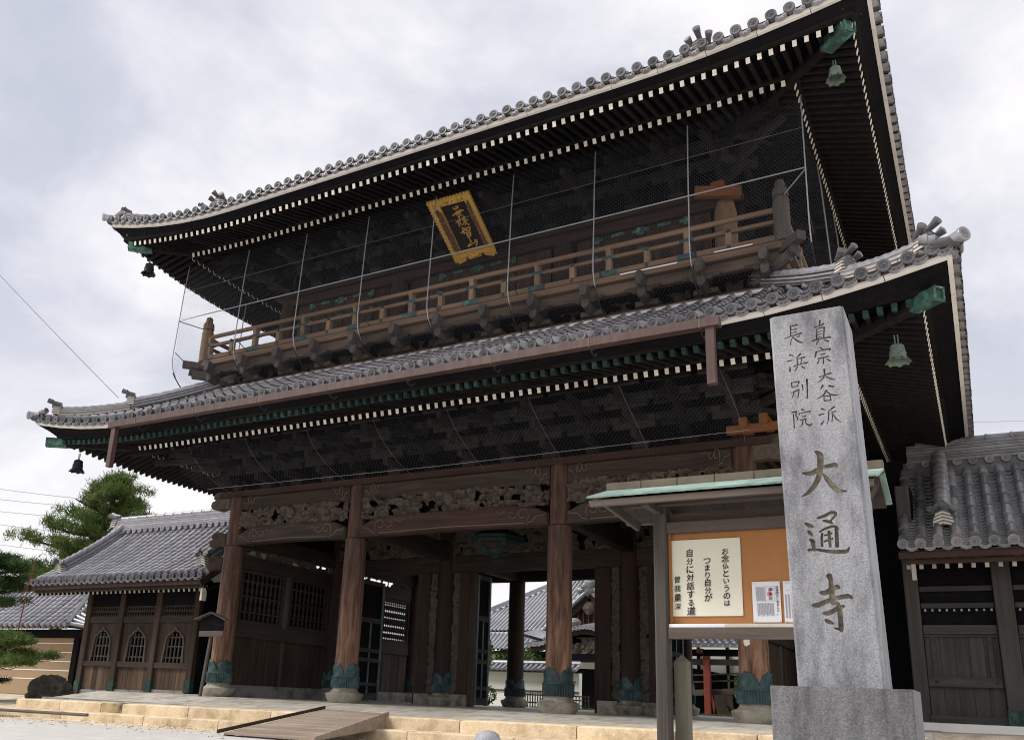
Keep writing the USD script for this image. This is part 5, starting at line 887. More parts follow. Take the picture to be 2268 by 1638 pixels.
def stone(x0, x1, y0, y1, zb, zt, mat, name='step_stone', c=.036):
    """a block with worn rounded edges and a slightly uneven face"""
    nx = max(3, int((x1 - x0) / .18)); sec = [(y1, zb), (y0 + .004, zb), (y0, zb + c), (y0, zt - c), (y0 + c * .35, zt - c * .35), (y0 + c, zt), (y1, zt)]
    X = np.linspace(x0, x1, nx); P = []
    for i, x in enumerate(X):
        e = c * .7 if i in (0, nx - 1) else 0
        P.append([(x, y + (e if k not in (0, 6) else 0) + .012 * (meshkit.noise(V3(x * 3, k * 1.7, y0 * 9 + zt * 5)) - .5) * (k not in (0, 6)), z + tilt(x) - (e * .6 if k in (4, 5) else 0)) for k, (y, z) in enumerate(sec)])
    P = np.array(P); m = MB().grid(P)
    for k in (0, -1): m.add(P[k], [[0, i, i + 1] for i in range(1, 6)] if k else [[0, i + 1, i] for i in range(1, 6)])
    obj(name, m, mat, plat, smooth=35, label='dark stained step block' if mat is TANS else None)
cuts = [-21.85, -20.08, -18.55, -17.79, -15.6, -13.16, -10.9, -8.55, -6.22, -4.5, -3.2, -1.2, 1.0, 3.4]
for a, b in zip(cuts[:-1], cuts[1:]): stone(a + .011, b - .011, 14.60, 15.22, .085, .335, TANS if abs(a + 18.55) < .05 else TAN)
cuts = [-31.5, -28.2, -25.4, -22.2, -19.37, -16.5, -14.2, -11.6, -9.41, -7.2, -4.6, -2.2, .6, 3.4]
for a, b in zip(cuts[:-1], cuts[1:]): stone(a + .011, b - .011, 14.16, 14.75, -.30, .105, TAN)
py = [15.225, 16.1, 17.0, 17.9, 18.8, 19.7, 20.8, 21.9, 23.0, 24.1, 25.4, 26.7, 28.0, 29.3, 30.6, 31.6]
pz = lambda x, y: (.335 + np.clip(tilt(x), -.1, .1)) + (.5 - .335 - np.clip(tilt(x), -.1, .1)) * np.clip((y - 15.3) / 1.6, 0, 1)
for r in range(len(py) - 1):
    st = 1.15 if r > 4 else .92; n = int(21.0 / st); off = (r % 2) * st * .5
    for k in range(n + 1):
        a, b = max(-21.8, -21.8 + k * st - off), min(-.9, -21.8 + (k + 1) * st - off)
        if b - a < .12: continue
        g, y0, y1 = .005, py[r] + .005, py[r + 1] - .005; dz = .004 * rng.uniform(-1, .6)
        t = [(a + g, y0), (b - g, y0), (b - g, y1), (a + g, y1)]; T = [(x, y, float(pz(x, y)) + dz) for x, y in t]; Bm = [(x, y, .05) for x, y in t]
        m = MB().add(T + Bm, [[0, 1, 2, 3], [0, 4, 5, 1], [1, 5, 6, 2], [2, 6, 7, 3], [3, 7, 4, 0]]); obj('paving_slab', m, PAVE, plat)
obj('platform_core', MB().box(-21.8, -.9, 15.3, 31.55, -.2, .31), SILLS, plat)

# ------------------------------------------------------------------ wooden ramp over the steps
rp = thing('ramp', 'low wooden ramp with dark side rails laid over the stone steps', 'ramp')
A, B_, C_, D = V3(-12.0, 15.0, .40), V3(-10.28, 14.75, .39), V3(-11.75, 11.9, -.02), V3(-9.6, 11.7, -.0)
n = 14
for k in range(n):
    t0, t1 = k / n + .004, (k + 1) / n - .004
    p = [C_ + (A - C_) * t0, D + (B_ - D) * t0, D + (B_ - D) * t1, C_ + (A - C_) * t1]
    m = MB().add(p + [q - [0, 0, .03] for q in p], [[0, 1, 2, 3], [4, 7, 6, 5], [0, 4, 5, 1], [1, 5, 6, 2], [2, 6, 7, 3], [3, 7, 4, 0]]); obj('plank', m, RAMPW, rp)
obj('side_rail', MB().beam(C_ + [-.05, -.1, .02], A + [-.04, 0, .03], .045, .06, .006), WY, rp)
P = np.array([D, B_ + [0, 0, .0], B_ + [0, 0, -.27], D + [0, 0, -.03]]); P[:2] += [0, 0, .03]
m = MB().add(np.vstack([P, P + [.05, 0, 0]]), [[0, 1, 2, 3], [7, 6, 5, 4], [0, 4, 5, 1], [1, 5, 6, 2], [2, 6, 7, 3], [3, 7, 4, 0]]); obj('side_board', m, RAMPW, rp)
P = np.array([C_, A, A + [0, 0, -.25], C_ + [0, 0, -.03]]) - [0, 0, .035]; m = MB().add(np.vstack([P, P + [.05, 0, 0]]), [[0, 1, 2, 3], [7, 6, 5, 4], [0, 4, 5, 1], [1, 5, 6, 2], [2, 6, 7, 3], [3, 7, 4, 0]]); obj('side_board', m, RAMPW, rp)

# ------------------------------------------------------------------ low things on the forecourt
kp = obj('ground_pole', MB().tube([(-24, 13.35, .0), (-20.5, 13.3, .015), (-17.2, 13.25, .04)], .035, 8), GREYX, label='long thin bamboo pole lying on the ground before the steps', cat='pole')
q = MB(); q.lathe([(.17, -.1), (.17, .2), (.165, .26), (.14, .32), (.09, .355), (.001, .37)], (-5.44, 10.0, 0), 24)
obj('stone_bollard', q, GRANITE, label='round-topped pale stone bollard before the steps, only its top in view', cat='bollard', smooth=True)
v, f = ico((-25.3, 18.0, .42), .62, 4, .55, 5, (1.25, .8, .78)); obj('garden_rock', (v, f), ROCK, label='rough dark garden rock beside the ochre wall', cat='rock')
tb = thing('notice_signboard', 'small dark roofed wooden signboard on a thin post beside the left corner column', 'sign')
obj('sign_post', MB().beam((-17.78, 17.0, .42), (-17.63, 17.0, 2.1), .07, .07, .005), GREYW, tb)
for z in (2.01, 2.16, 2.31): obj('sign_board', MB().box(-18.03, -17.17, 16.94, 16.965, z, z + .145), GREYX if z < 2.1 else DARK, tb)
obj('sign_board', MB().prism([(-18.03, 2.457), (-17.17, 2.457), (-17.6, 2.60)], .025, XZ(16.965)), DARK, tb)
obj('sign_roof', MB().beam((-18.17, 16.94, 2.455), (-17.6, 16.94, 2.625), .20, .03).beam((-17.6, 16.94, 2.625), (-17.03, 16.94, 2.42), .20, .03), GREYX, tb)

# ------------------------------------------------------------------ side galleries
def gallery(name, label, x0, x1, ye, ze, yr, zr, single, mats, ends):
    """a gabled tile roof: eave line at ye / ze, ridge at yr / zr, tile rows from x0 to x1"""
    b = thing(name, label, 'building'); til, pitch = mats, .32; n = int(round((x1 - x0) / pitch)); pitch = (x1 - x0) / n
    S = lambda x, u: V3(x, ye + (yr - ye) * u, ze + (zr - ze) * (.72 * u + .28 * u * u))
    rf = group_part('roof', b)
    for q in range(n + 1):
        x = x0 + q * pitch; v = TILE_END[0] + S(x, 0); obj('eave_tile', (v, TILE_END[1]), EAVE if til is TILE else til, rf, smooth=40)
        k = 12
        if single:
            for j in range(7):
                u0, u1 = .08 + .92 * j / 7, .08 + .92 * (j + 1) / 7; obj('roof_tile', MB().tube([S(x, u0) + [0, 0, .008], S(x, (u0 + u1) / 2), S(x, u1 + .01) - [0, 0, .004]], [.094, .09, .084], 12), til if (q * 7 + j) % 5 else TILED, rf, smooth=50)
        else:
            m = MB()
            for j in range(k): u0, u1 = .08 + .92 * j / k, .08 + .92 * (j + 1) / k; m.tube([S(x, u0) + [0, 0, .008], S(x, u1 + .006)], [.09, .08], 10, cap=(j == 0))
            obj('tile_row', m, til, rf, smooth=50)
        if q < n:
            m = MB(); k = 24
            for j in range(k):
                L = []
                for u in (.2, .35, .5, .65, .8):
                    sag = -.045 - .05 * math.sin(PI * (u - .2) / .6); b0, b1 = S(x + u * pitch, j / k - .008), S(x + u * pitch, (j + 1) / k); L.append([b0 + [0, 0, sag - .03], b0 + [0, 0, sag + .014], b1 + [0, 0, sag - .014]])
                m.grid(np.array(L))
            obj('pan_tiles', m, TILEP if til is TILE else til, rf)
            m = MB(); L = []
            for u in np.linspace(.16, .84, 7): p = S(x + u * pitch, 0); sag = -.055 - .055 * math.sin(PI * (u - .16) / .68); L.append([p + [0, .2, sag], p + [0, -.012, sag + .012], p + [0, -.012, sag - .05], p + [0, .3, sag - .03]])
            obj('pan_lip', m.grid(np.array(L)), til, rf)
    P = np.array([[S(x, u) - [0, 0, .13] for u in np.linspace(0, 1, 8)] for x in (x0 - .1, x1 + .1)]); obj('roof_bed', MB().grid(P), DARK, rf)
    P = np.array([[V3(x, yr, zr - .1), V3(x, yr + (yr - ye), ze)] for x in (x0 - .1, x1 + .1)]); obj('rear_slope', MB().grid(P), TILED, rf)
    obj('ridge_bed', MB().beam((x0, yr, zr - .10), (x1, yr, zr - .10), .44, .36), TILED, rf)
    # ridge: stacked layers, a row of discs at its foot, capping tiles
    for q in range(n + 1):
        x = x0 + (q + .5) * pitch; v = TILE_END[0] * .92 + V3(x, yr - .27, zr + .02); obj('ridge_disc', (v, TILE_END[1]), til, rf, smooth=40)
    for k in range(6): obj('ridge_layer', MB().beam((x0 + .1, yr, zr + .10 + .075 * k), (x1 - .1 if ends[1] else x1, yr, zr + .10 + .075 * k), .50 - .03 * k, .06), til, rf)
    for k in range(int((x1 - x0) / .5)): x = x0 + .3 + .5 * k; obj('ridge_cap', MB().tube([(x, yr, zr + .57), (x + .44, yr, zr + .57), (x + .45, yr, zr + .57), (x + .5, yr, zr + .57)], [.10, .095, .115, .115], 10), til, rf, smooth=40)
    R = Roof(rf, 1, 0, 0, 0, 0, 1, 1, 1, 0, 1, 0, 0, 0, (0,) * 6, (0,) * 6, {'tile': til, 'house': False})
    for e, s, xe in ((ends[0], -1, x0), (ends[1], 1, x1)):
        if not e: continue
        xr = xe - s * .62; pts = np.array([S(xr, u) + [0, 0, .06] for u in np.linspace(.22, 1, 9)])
        for k in range(4):
            m = MB(); [m.beam(a + [0, 0, .06 + .065 * k], c + [0, 0, .06 + .065 * k], .30 - .02 * k, .045) for a, c in zip(pts[:-1], pts[1:])]; obj('ridge_layer', m, til if k % 2 == 0 else TILED, rf)
        q = np.array([S(xr, u) + [0, 0, .40] for u in np.linspace(.22, 1, 34)]); obj('ridge_cap', MB().tube(q, np.where(np.arange(34) % 3 == 0, .12, .095), 10), til, rf, smooth=40)
        R.ornament(S(xr, .20) + [0, 0, .02], V3(0, -1, 0), .85); R.ornament(V3(xe - s * .05, yr, zr + .25), V3(s, 0, 0), 1.0)
        obj('barge_board', MB().beam(S(xe, -.02) + [s * .12, 0, -.24], S(xe, 1) + [s * .12, 0, -.24], .06, .22), RED, b)
    # eave woodwork
    obj('eave_board', MB().beam((x0 - .1, ye + .10, ze - .22), (x1 + .1, ye + .10, ze - .22), .08, .14, .01), RED, b)
    obj('eave_board', MB().beam((x0, ye + .28, ze - .33), (x1, ye + .28, ze - .33), .10, .10, .01), WX if not single else RED, b)
    nr = int((x1 - x0) / .235)
    for k in range(nr + 1):
        x = x0 + .05 + k * (x1 - x0 - .1) / nr; s = V3(x, ye + .34, ze - .42); e = s + [0, 1.4, .40]
        obj('rafter', MB().beam(s, e, .07, .09), RAFT, b); obj('rafter_end', MB().beam(s - [0, .012, .003], s - [0, .001, 0], .074, .094), DIMCAP, b)
    return b, S
# left gallery
LG, S = gallery('side_gallery', 'long low gatehouse wing with three barred bell-shaped windows under a grey tile roof', -29.75, -21.2, 19.65, 4.12, 22.9, 6.45, False, TILE, (True, True))
wy = 21.0
posts = [-27.9, -26.12, -24.28, -22.45]
zb = lambda x: .30 + .027 * (x + 27.9)
obj('wall_backing', MB().box(-28.0, -22.3, wy + 1.6, wy + 1.66, .2, 4.0).box(-28.05, -28.0, wy, wy + 1.6, .2, 4.0).box(-22.35, -22.3, wy, wy + 1.6, .2, 4.0).box(-28, -22.35, wy + .02, wy + 1.6, 3.9, 3.96), DARK, LG)
for x in posts:
    p = obj('post', MB().box(x - .13, x + .13, wy - .16, wy + .10, zb(x) + .06, 3.95, .02), WZ, LG)
    obj('bronze_shoe', MB().box(x - .145, x + .145, wy - .175, wy + .11, zb(x) + .08, zb(x) + .47, .01), SHOE, p)
obj('post_foot', MB().box(-28.1, -22.2, wy - .2, wy + .12, .05, .30), SILLS, LG)
for a, b in zip(posts[:-1], posts[1:]):
    a, b = a + .132, b - .132; z0 = zb(a); c = (a + b) / 2; w = group_part('window_bay', LG)
    obj('sill_stone', MB().box(a, b, wy - .11, wy + .06, z0 - .02, z0 + .18, .015), SILLS, w)
    k = 6
    for i in range(k): obj('board', MB().box(a + (b - a) * i / k + .003, a + (b - a) * (i + 1) / k - .003, wy - .05 - .006 * (i % 2), wy - .01, z0 + .18, 1.27, .004), WINGW, w)
    obj('rail', MB().box(a, b, wy - .13, wy + .02, 1.272, 1.45, .012), WX, w)
    win = sg.Polygon([(c - .46, 1.455), (c - .42, 1.8), (c - .40, 2.1), (c - .37, 2.26), (c - .24, 2.36), (c - .16, 2.44), (c - .06, 2.46), (c, 2.56), (c + .06, 2.46), (c + .16, 2.44), (c + .24, 2.36), (c + .37, 2.26), (c + .40, 2.1), (c + .42, 1.8), (c + .46, 1.455)])
    pan = sg.box(a, 1.453, b, 2.76)
    for i in range(3):
        strip = sg.box(a + (b - a) * i / 3 + .002, 1.453, a + (b - a) * (i + 1) / 3 - .002, 2.76); [obj('board', MB().prism(q, .04, XZ(wy - .01)), WZ, w) for q in getattr(strip.difference(win), 'geoms', [strip.difference(win)])]
    obj('window_frame', MB().prism(win.buffer(.06).intersection(pan).difference(win), .05, XZ(wy - .04)), GREYW, w)
    for i in range(5): x = c - .36 + .18 * i; h = 2.42 if abs(i - 2) < 2 else 2.26; obj('window_bar', MB().box(x - .022, x + .022, wy - .03, wy + .012, 1.45, h), GREYW, w)
    m = MB(); [m.box(c - .45, c + .45, wy - .022, wy + .003, z - .018, z + .018) for z in (1.62, 1.98, 2.28)]; obj('window_crossbar', m, GREYW, w)
    obj('rail', MB().box(a, b, wy - .12, wy + .02, 2.762, 2.98, .012), WX, w)
    m = MB(); [m.box(a, b, wy - .04, wy, z - .02, z + .02) for z in (3.0, 3.16, 3.32)]
    for i in range(13): x = a + (b - a) * (i + .5) / 13; m.beam((x - .03, wy - .02, 3.0), (x + .03, wy - .02, 3.16), .03, .03).beam((x + .03, wy - .02, 3.16), (x - .03, wy - .02, 3.32), .03, .03).beam((x + .03, wy - .021, 3.0), (x - .03, wy - .021, 3.16), .03, .03).beam((x - .03, wy - .021, 3.16), (x + .03, wy - .021, 3.32), .03, .03)
    obj('fretwork', m, WX, w); obj('rail', MB().box(a, b, wy - .10, wy + .02, 3.34, 3.95, .012), DARK, w)
obj('tie_beam', MB().box(-28.2, -22.1, wy - .1, wy + .1, 3.952, 4.15, .01), DARK, LG)
obj('end_bracket', MB().box(-21.35, -21.27, 19.9, 20.1, 3.35, 3.85), MORTAR, LG)
obj('link_wall', MB().box(-22.2, -18.6, 22.5, 22.6, .3, 4.6), DARK, LG)
# right gallery
RG, S = gallery('side_gallery', 'right-hand gatehouse wing with weathered board panels, cut by the photo edge, beyond the stone pillar', -1.22, 3.3, 19.7, 4.12, 22.65, 6.42, True, TILEB, (False, False))
R = Roof(RG, 1, 0, 0, 0, 0, 1, 1, 1, 0, 1, 0, 0, 0, (0,) * 6, (0,) * 6, {'tile': TILEB, 'house': False})
xr = -.46; q = np.array([S(xr, u) + [0, 0, .34] for u in np.linspace(.28, 1.08, 37)]); obj('ridge_cap', MB().tube(q, np.where(np.arange(37) % 3 == 0, .17, .145), 12), TILEB, RG, smooth=40)
for k in range(4):
    pts = np.array([S(xr, u) + [0, 0, .08 + .06 * k] for u in np.linspace(.28, 1.06, 8)]); m = MB(); [m.beam(a, c, .36 - .02 * k, .04) for a, c in zip(pts[:-1], pts[1:])]; obj('ridge_layer', m, TILEB if k % 2 else TILED, RG)
R.ornament(S(xr, .26) + [0, 0, -.02], V3(0, -1, 0), .8)
obj('link_wall', MB().box(-3.7, -1.2, 22.5, 22.6, .3, 6.6), DARK, RG)
obj('wall_backing', MB().box(-1.1, 3.3, 21.06, 21.12, .6, 4.0), DARK, RG)
obj('end_wall', MB().box(-1.35, -1.05, 21.0, 24.5, .4, 5.6), DARK, RG)
wy = 21.0
obj('bay_post', MB().box(-1.35, -1.08, wy - .15, wy + .1, .55, 5.6, .02), RWING, RG)
p = obj('bay_post', MB().box(.28, .62, wy - .22, wy + .12, .62, 4.0, .02), RWING, RG); obj('bronze_shoe', MB().box(.265, .635, wy - .235, wy + .13, .55, .95, .01), SHOE, p)
obj('bay_post', MB().box(2.3, 2.6, wy - .2, wy + .12, .62, 4.0, .02), RWING, RG)
obj('sill_beam', MB().box(-1.1, 3.3, wy - .18, wy + .08, .655, .80, .015), RWINGX, RG); obj('sill_stone', MB().box(-1.4, 3.4, wy - .24, wy + .12, .40, .652, .03), PLASTER, RG)
nb = 5
for a, b in ((-1.07, .27), (.63, 2.3)):
    for k in range(nb):
        u, v = a + (b - a) * k / nb, a + (b - a) * (k + 1) / nb
        obj('board', MB().box(u + .002, v - .002, wy - .04, wy, .802, 1.36, .004), RWING, RG); obj('board', MB().box(u + .002, v - .002, wy - .03, wy, 1.56, 2.36, .004), RWING, RG)
    obj('rail', MB().box(a, b, wy - .13, wy + .02, 1.362, 1.558, .015), RWINGX, RG); obj('rail', MB().box(a, b, wy - .13, wy + .02, 2.42, 2.60, .015), RWINGX, RG)
    fr = MB(); fr.box(a, b, wy - .08, wy - .03, 2.36, 2.418).box(a + .12, a + .20, wy - .08, wy - .031, 1.56, 2.36).box(b - .20, b - .12, wy - .08, wy - .031, 1.56, 2.36); obj('panel_frame', fr, RWINGX, RG)
    obj('upper_board', MB().box(a, b, wy - .02, wy, 2.602, 4.0), DARK, RG)
    for z in (2.95, 3.30): obj('rail', MB().box(a, b, wy - .10, wy - .021, z, z + .10, .01), RWINGX, RG)
    for k in range(10): x = a + .08 + (b - a) * k / 10; obj('dentil', MB().box(x - .018, x + .018, wy - .14, wy - .101, 2.88, 2.925), DIMCAP, RG)
    for x in (a + .16, b - .1): obj('stud', ico((x, wy - .14, 1.46), .03, 1), SHOE, RG)
obj('end_bracket', MB().box(-1.12, -1.04, 19.95, 20.07, 3.42, 3.85), DIMCAP, RG)

# ------------------------------------------------------------------ pebbles and fallen leaves on the forecourt
g = np.random.default_rng(11); m = MB(); base = ico((0, 0, 0), 1, 1)
for k in range(1500):
    x = g.uniform(-30, -3); y = 14.05 - abs(g.normal()) * 1.1; r = g.uniform(.006, .022); m.add(base[0] * r * [1.3, 1, .6] + [x, y, float(gz(x, y)) + r * .3 + (.02 if y < 12.6 else 0)], base[1])
obj('pebbles', m, GROUND, kind='stuff', label='loose pebbles and grit along the foot of the steps', cat='pebbles')
m = MB()
for k in range(260):
    x, y = g.uniform(-30, -4), g.uniform(11.0, 14.1); a = g.uniform(0, 6.28); l = g.uniform(.025, .06); z = float(gz(x, y)) + .028; c, q = math.cos(a) * l, math.sin(a) * l
    m.add([(x - c, y - q, z), (x - q * .4, y + c * .4, z + .012), (x + c, y + q, z + .004), (x + q * .4, y - c * .4, z + .01)], [[0, 1, 2, 3]])
obj('fallen_leaves', m, look('dry_leaves', (.20, .11, .05), .5, 9, .8, 0, rnd=0), kind='stuff', label='dry leaves blown over the forecourt', cat='leaves')
# ------------------------------------------------------------------ inscribed stone pillar
sp = thing('stone_pillar', 'tall grey granite pillar carved with the temple name, on a darker granite base', 'pillar')
FY = 5.5; xb0, xb1, zb0, xt0, xt1, zt0 = -.960, -.497, .884, -.995, -.547, 3.219; DEP = .43
def pil(x, y, z): return (x, y, z)
c = .012
# the front is a sheet with the strokes cut out, so each stroke is a real groove
front = sg.Polygon([(xb0 + c, zb0), (xb1 - c, zb0), (xt1 - c, zt0 - c), (xt0 + c, zt0 - c)])
cuts_ = {k: shapely.union_all([brush([float(v) for v in s]) for s in st]) for k, st in STROKES.items()}
cuts_ = {k: shapely.affinity.scale(g, .001, .001, origin=(0, 0)).simplify(.0006) for k, g in cuts_.items()}
allc = shapely.union_all(list(cuts_.values()))
m = MB(); GD = .02
m.prism(front.difference(allc), GD, XZ(FY + GD))
def ring(y, e, ztop): 
    return np.array([(xb0 + e, y, zb0), (xb1 - e, y, zb0), (xt1 - e, y, ztop), (xt0 + e, y, ztop)])
L0 = ring(FY, c, zt0 - c); L1 = ring(FY + c, 0, zt0 - .002); L1[2:, 2] = zt0 - c; 
yb = FY + DEP
body = np.array([(xb0, FY + c, zb0), (xb1, FY + c, zb0), (xt1, FY + c, zt0 - c), (xt0, FY + c, zt0 - c), (xb0, yb, zb0), (xb1, yb, zb0), (xt1, yb, zt0 - c), (xt0, yb, zt0 - c)])
m.add(body, [[0, 3, 7, 4], [1, 5, 6, 2], [4, 7, 6, 5], [0, 4, 5, 1]])
m.add(np.vstack([L0, body[:4]]), [[0, 3, 7, 4], [1, 5, 6, 2], [0, 4, 5, 1]])
tp = np.array([(xt0 + c, FY, zt0 - c), (xt1 - c, FY, zt0 - c), (xt1, FY + c, zt0 - c), (xt1, yb, zt0 - c), (xt0, yb, zt0 - c), (xt0, FY + c, zt0 - c), (xt0 + .02, FY + .02, zt0), (xt1 - .02, FY + .02, zt0), (xt1 - .02, yb - .02, zt0), (xt0 + .02, yb - .02, zt0)])
m.add(tp, [[0, 1, 7], [0, 7, 6], [1, 2, 7], [2, 3, 8], [2, 8, 7], [3, 4, 9], [3, 9, 8], [4, 5, 6], [4, 6, 9], [5, 0, 6], [6, 7, 8], [6, 8, 9]])
obj('shaft', m, GRANITE, sp)
for k, g in cuts_.items():
    mm = MB().prism(g.buffer(.004), .006, XZ(FY + GD + .002)); obj('carved_character', mm, CARVEDS, sp)
bx0, bx1, by0, by1, bt = -1.086, -.351, 5.35, 5.95, .876
obj('pillar_base', MB().prism(sg.box(bx0 + .012, by0 + .012, bx1 - .012, by1 - .012).buffer(.012, 3), bt + .085, frame((0, 0, -.08), (1, 0, 0), (0, 1, 0), (0, 0, 1))), GRANITED, sp)

# ------------------------------------------------------------------ notice board with its small copper roof
nb_ = thing('notice_board', 'roofed wooden notice board with an orange backing behind the stone pillar', 'notice board')
BYY = 7.0
obj('post', MB().box(-2.285, -2.175, BYY - .05, BYY + .06, -.08, 2.36, .014), GREYW, nb_); obj('post', MB().box(-.92, -.81, BYY - .05, BYY + .06, -.08, 2.36, .014), GREYW, nb_)
obj('back_board', MB().box(-2.175, -.92, BYY + .03, BYY + .05, 1.35, 2.11), BOARD, nb_)
obj('beam', MB().box(-2.175, -.92, BYY - .04, BYY + .055, 2.112, 2.195, .008), GREYX, nb_); obj('beam', MB().box(-2.175, -.92, BYY - .045, BYY + .055, 1.262, 1.348, .008), GREYX, nb_)
obj('side_trim', MB().box(-2.172, -2.15, BYY + .0, BYY + .029, 1.38, 2.11), BOARD, nb_)
obj('sill_strip', MB().box(-2.172, -1.73, BYY - .03, BYY + .028, 1.349, 1.376), ALU, nb_); obj('sill_strip', MB().box(-1.73, -.92, BYY - .03, BYY + .0275, 1.349, 1.376), MORTAR, nb_)
ry, rz = BYY + .02, 2.50; UNDER = look('roof_underside', (.21, .155, .11), .5, 8, .8, .2, 40, 1, rnd=.35)
for k in range(7):
    a, b = -2.70 + k * (2.19 / 7), -2.70 + (k + 1) * (2.19 / 7)
    for s in (-1, 1): obj('roof_sheet', MB().beam(((a + b) / 2, ry + s * .06, rz), ((a + b) / 2, ry + s * .50, rz - .145), b - a - .003, .016, upv=(0, 0, 1)), MINT, nb_)
    obj('ridge_cap', MB().box(a, b - .003, ry - .05, ry + .05, rz - .0, rz + .078, .006), COPPERB, nb_)
for k in range(14):
    a = -2.69 + k * .153
    obj('roof_board', MB().beam((a + .075, ry - .02, rz - .03), (a + .075, ry - .47, rz - .178), .150, .014), UNDER, nb_); obj('roof_board', MB().beam((a + .075, ry + .02, rz - .03), (a + .075, ry + .47, rz - .178), .150, .014), WY, nb_)
obj('eave_batten', MB().beam((-2.68, ry - .46, rz - .192), (-.55, ry - .46, rz - .192), .04, .05), GREYX, nb_)
obj('eave_batten', MB().beam((-2.6, ry - .22, rz - .165), (-.56, ry - .22, rz - .165), .05, .06), GREYX, nb_)
obj('ridge_beam', MB().beam((-2.6, ry, rz - .10), (-.58, ry, rz - .10), .08, .10), GREYX, nb_)
obj('purlin', MB().beam((-2.55, ry + .05, 2.25), (-.62, ry + .05, 2.25), .06, .07), GREYX, nb_)
for x in (-2.23, -.865): obj('roof_arm', MB().beam((x, ry - .44, 2.30), (x, ry + .44, 2.30), .06, .07, .006), GREYW, nb_)
for x, s in ((-2.46, 1), (-.66, -1)): obj('brace', MB().beam((x - s * .12, ry - .40, 2.335), (x + s * .04, ry - .02, 2.18), .035, .07), GREYW, nb_)
def sheet_of(name, label, x0, x1, z0, z1, mat, cat='poster', bow=.004):
    t = thing(name, label, cat); n = 9; X = np.linspace(x0, x1, n); P = np.array([[(x, BYY + .022 - bow * math.sin(3.1 * i / (n - 1)) * (1 - z_), z0 + (z1 - z0) * (1 - z_)) for z_ in np.linspace(0, 1, 5)] for i, x in enumerate(X)])
    obj('sheet', MB().grid(P), mat, t, smooth=True); q = MB()
    for a in (x0 + .012, x1 - .012):
        for z in (z0 + .012, z1 - .012): q.add(*ico((a, BYY + .014, z), .005, 1))
    obj('pins', q, ALU, t); return t
def glyph(ch):
    out = []
    for rings in GLYPHS[ch]:
        r = [np.array(q, float).reshape(-1, 2) / 72 for q in rings]; out.append(sg.Polygon(r[0], r[1:]).buffer(0))
    return shapely.union_all(out)
def column_text(parent, txt, x, zt, zb, size, mat, y, slant=.06, drift=0.0, fat=.010):
    n = len(txt); m = MB()
    for i, ch in enumerate(txt):
        z = zt - size / 2 - (zt - zb - size) * (i / max(1, n - 1)); k = size * (1 + .12 * math.sin(3.7 * i + x * 9))
        M = frame((x + drift * i / n, y, z), (k, 0, k * slant), (k * .05, 0, k), (0, -1, 0)); m.prism(glyph(ch).buffer(fat), .0008, M)
    obj('lettering', m, mat, parent)
ps = sheet_of('calligraphy_poster', 'large cream paper with black brush calligraphy in four columns pinned to the notice board', -2.158, -1.595, 1.44, 2.055, PAPER)
Yp = BYY + .0165
column_text(ps, 'お念仏というのは', -1.716, 1.978, 1.512, .058, INK, Yp, fat=.011); column_text(ps, 'つまり自分が', -1.862, 1.912, 1.556, .060, INK, Yp, fat=.011)
column_text(ps, '自分に対話する道', -2.002, 1.980, 1.450, .064, INK, Yp, fat=.011); column_text(ps, '曽我量深', -2.109, 1.764, 1.490, .058, INK, Yp, fat=.006)
p2 = sheet_of('printed_notice', 'small white printed notice with a red seal pinned right of the calligraphy', -1.520, -1.310, 1.39, 1.70, PAPERW, 'notice', .002)
column_text(p2, '法語印はじめました。', -1.333, 1.665, 1.445, .021, INK, BYY + .018, 0, fat=.012)
m = MB()
for x0, x1, z0, z1 in ((-1.488, -1.425, 1.556, 1.655),):
    for k in range(12): z = z1 - (z1 - z0) * (k + .5) / 12; m.box(x0, x1, BYY + .0175, BYY + .0182, z - .0022, z + .0018)
for k in range(11): x = -1.485 + .0115 * k; m.box(x, x + .005, BYY + .0175, BYY + .0182, 1.436 + .006 * (k % 3), 1.537)
for z in (1.66, 1.552): m.box(-1.490, -1.352, BYY + .0175, BYY + .0182, z - .001, z + .001)
for x in (-1.49, -1.42, -1.352): m.box(x - .001, x + .001, BYY + .0176, BYY + .0181, 1.552, 1.66)
obj('small_print', m, PRINT, p2)
m = MB(); m.prism(sg.Point(-1.388, 1.604).buffer(.020), .0006, XZ(BYY + .0182)).prism(sg.Point(-1.372, 1.64).buffer(.011), .0006, XZ(BYY + .0182)); obj('red_seal', m, SEAL, p2)
column_text(p2, '語道印', -1.384, 1.652, 1.558, .026, INK, BYY + .0172, 0, fat=.006)
p3 = sheet_of('printed_notice', 'white printed notice half hidden behind the stone pillar', -1.288, -1.08, 1.39, 1.70, PAPERW, 'notice', .002)
m = MB()
for k in range(9): x = -1.275 + .021 * k; m.box(x, x + .008, BYY + .0178, BYY + .0184, 1.42, 1.60)
m.box(-1.27, -1.11, BYY + .0178, BYY + .0184, 1.63, 1.632).box(-1.27, -1.11, BYY + .0178, BYY + .0184, 1.685, 1.687); obj('small_print', m, PRINT, p3)
st = thing('wooden_stake', 'short weathered square stake with a pointed top beside the notice board post', 'stake')
m = MB().box(-2.175, -2.065, BYY + .08, BYY + .19, -.08, 1.09, .008); a = np.array([(-2.175, BYY + .08, 1.09), (-2.065, BYY + .08, 1.09), (-2.065, BYY + .19, 1.09), (-2.175, BYY + .19, 1.09), (-2.12, BYY + .135, 1.145)]); m.add(a, [[0, 1, 4], [1, 2, 4], [2, 3, 4], [3, 0, 4]]); obj('stake_body', m, look('mossy_timber', (.165, .155, .115), .4, 8, .85, .3, 40, 2, rnd=0), st)

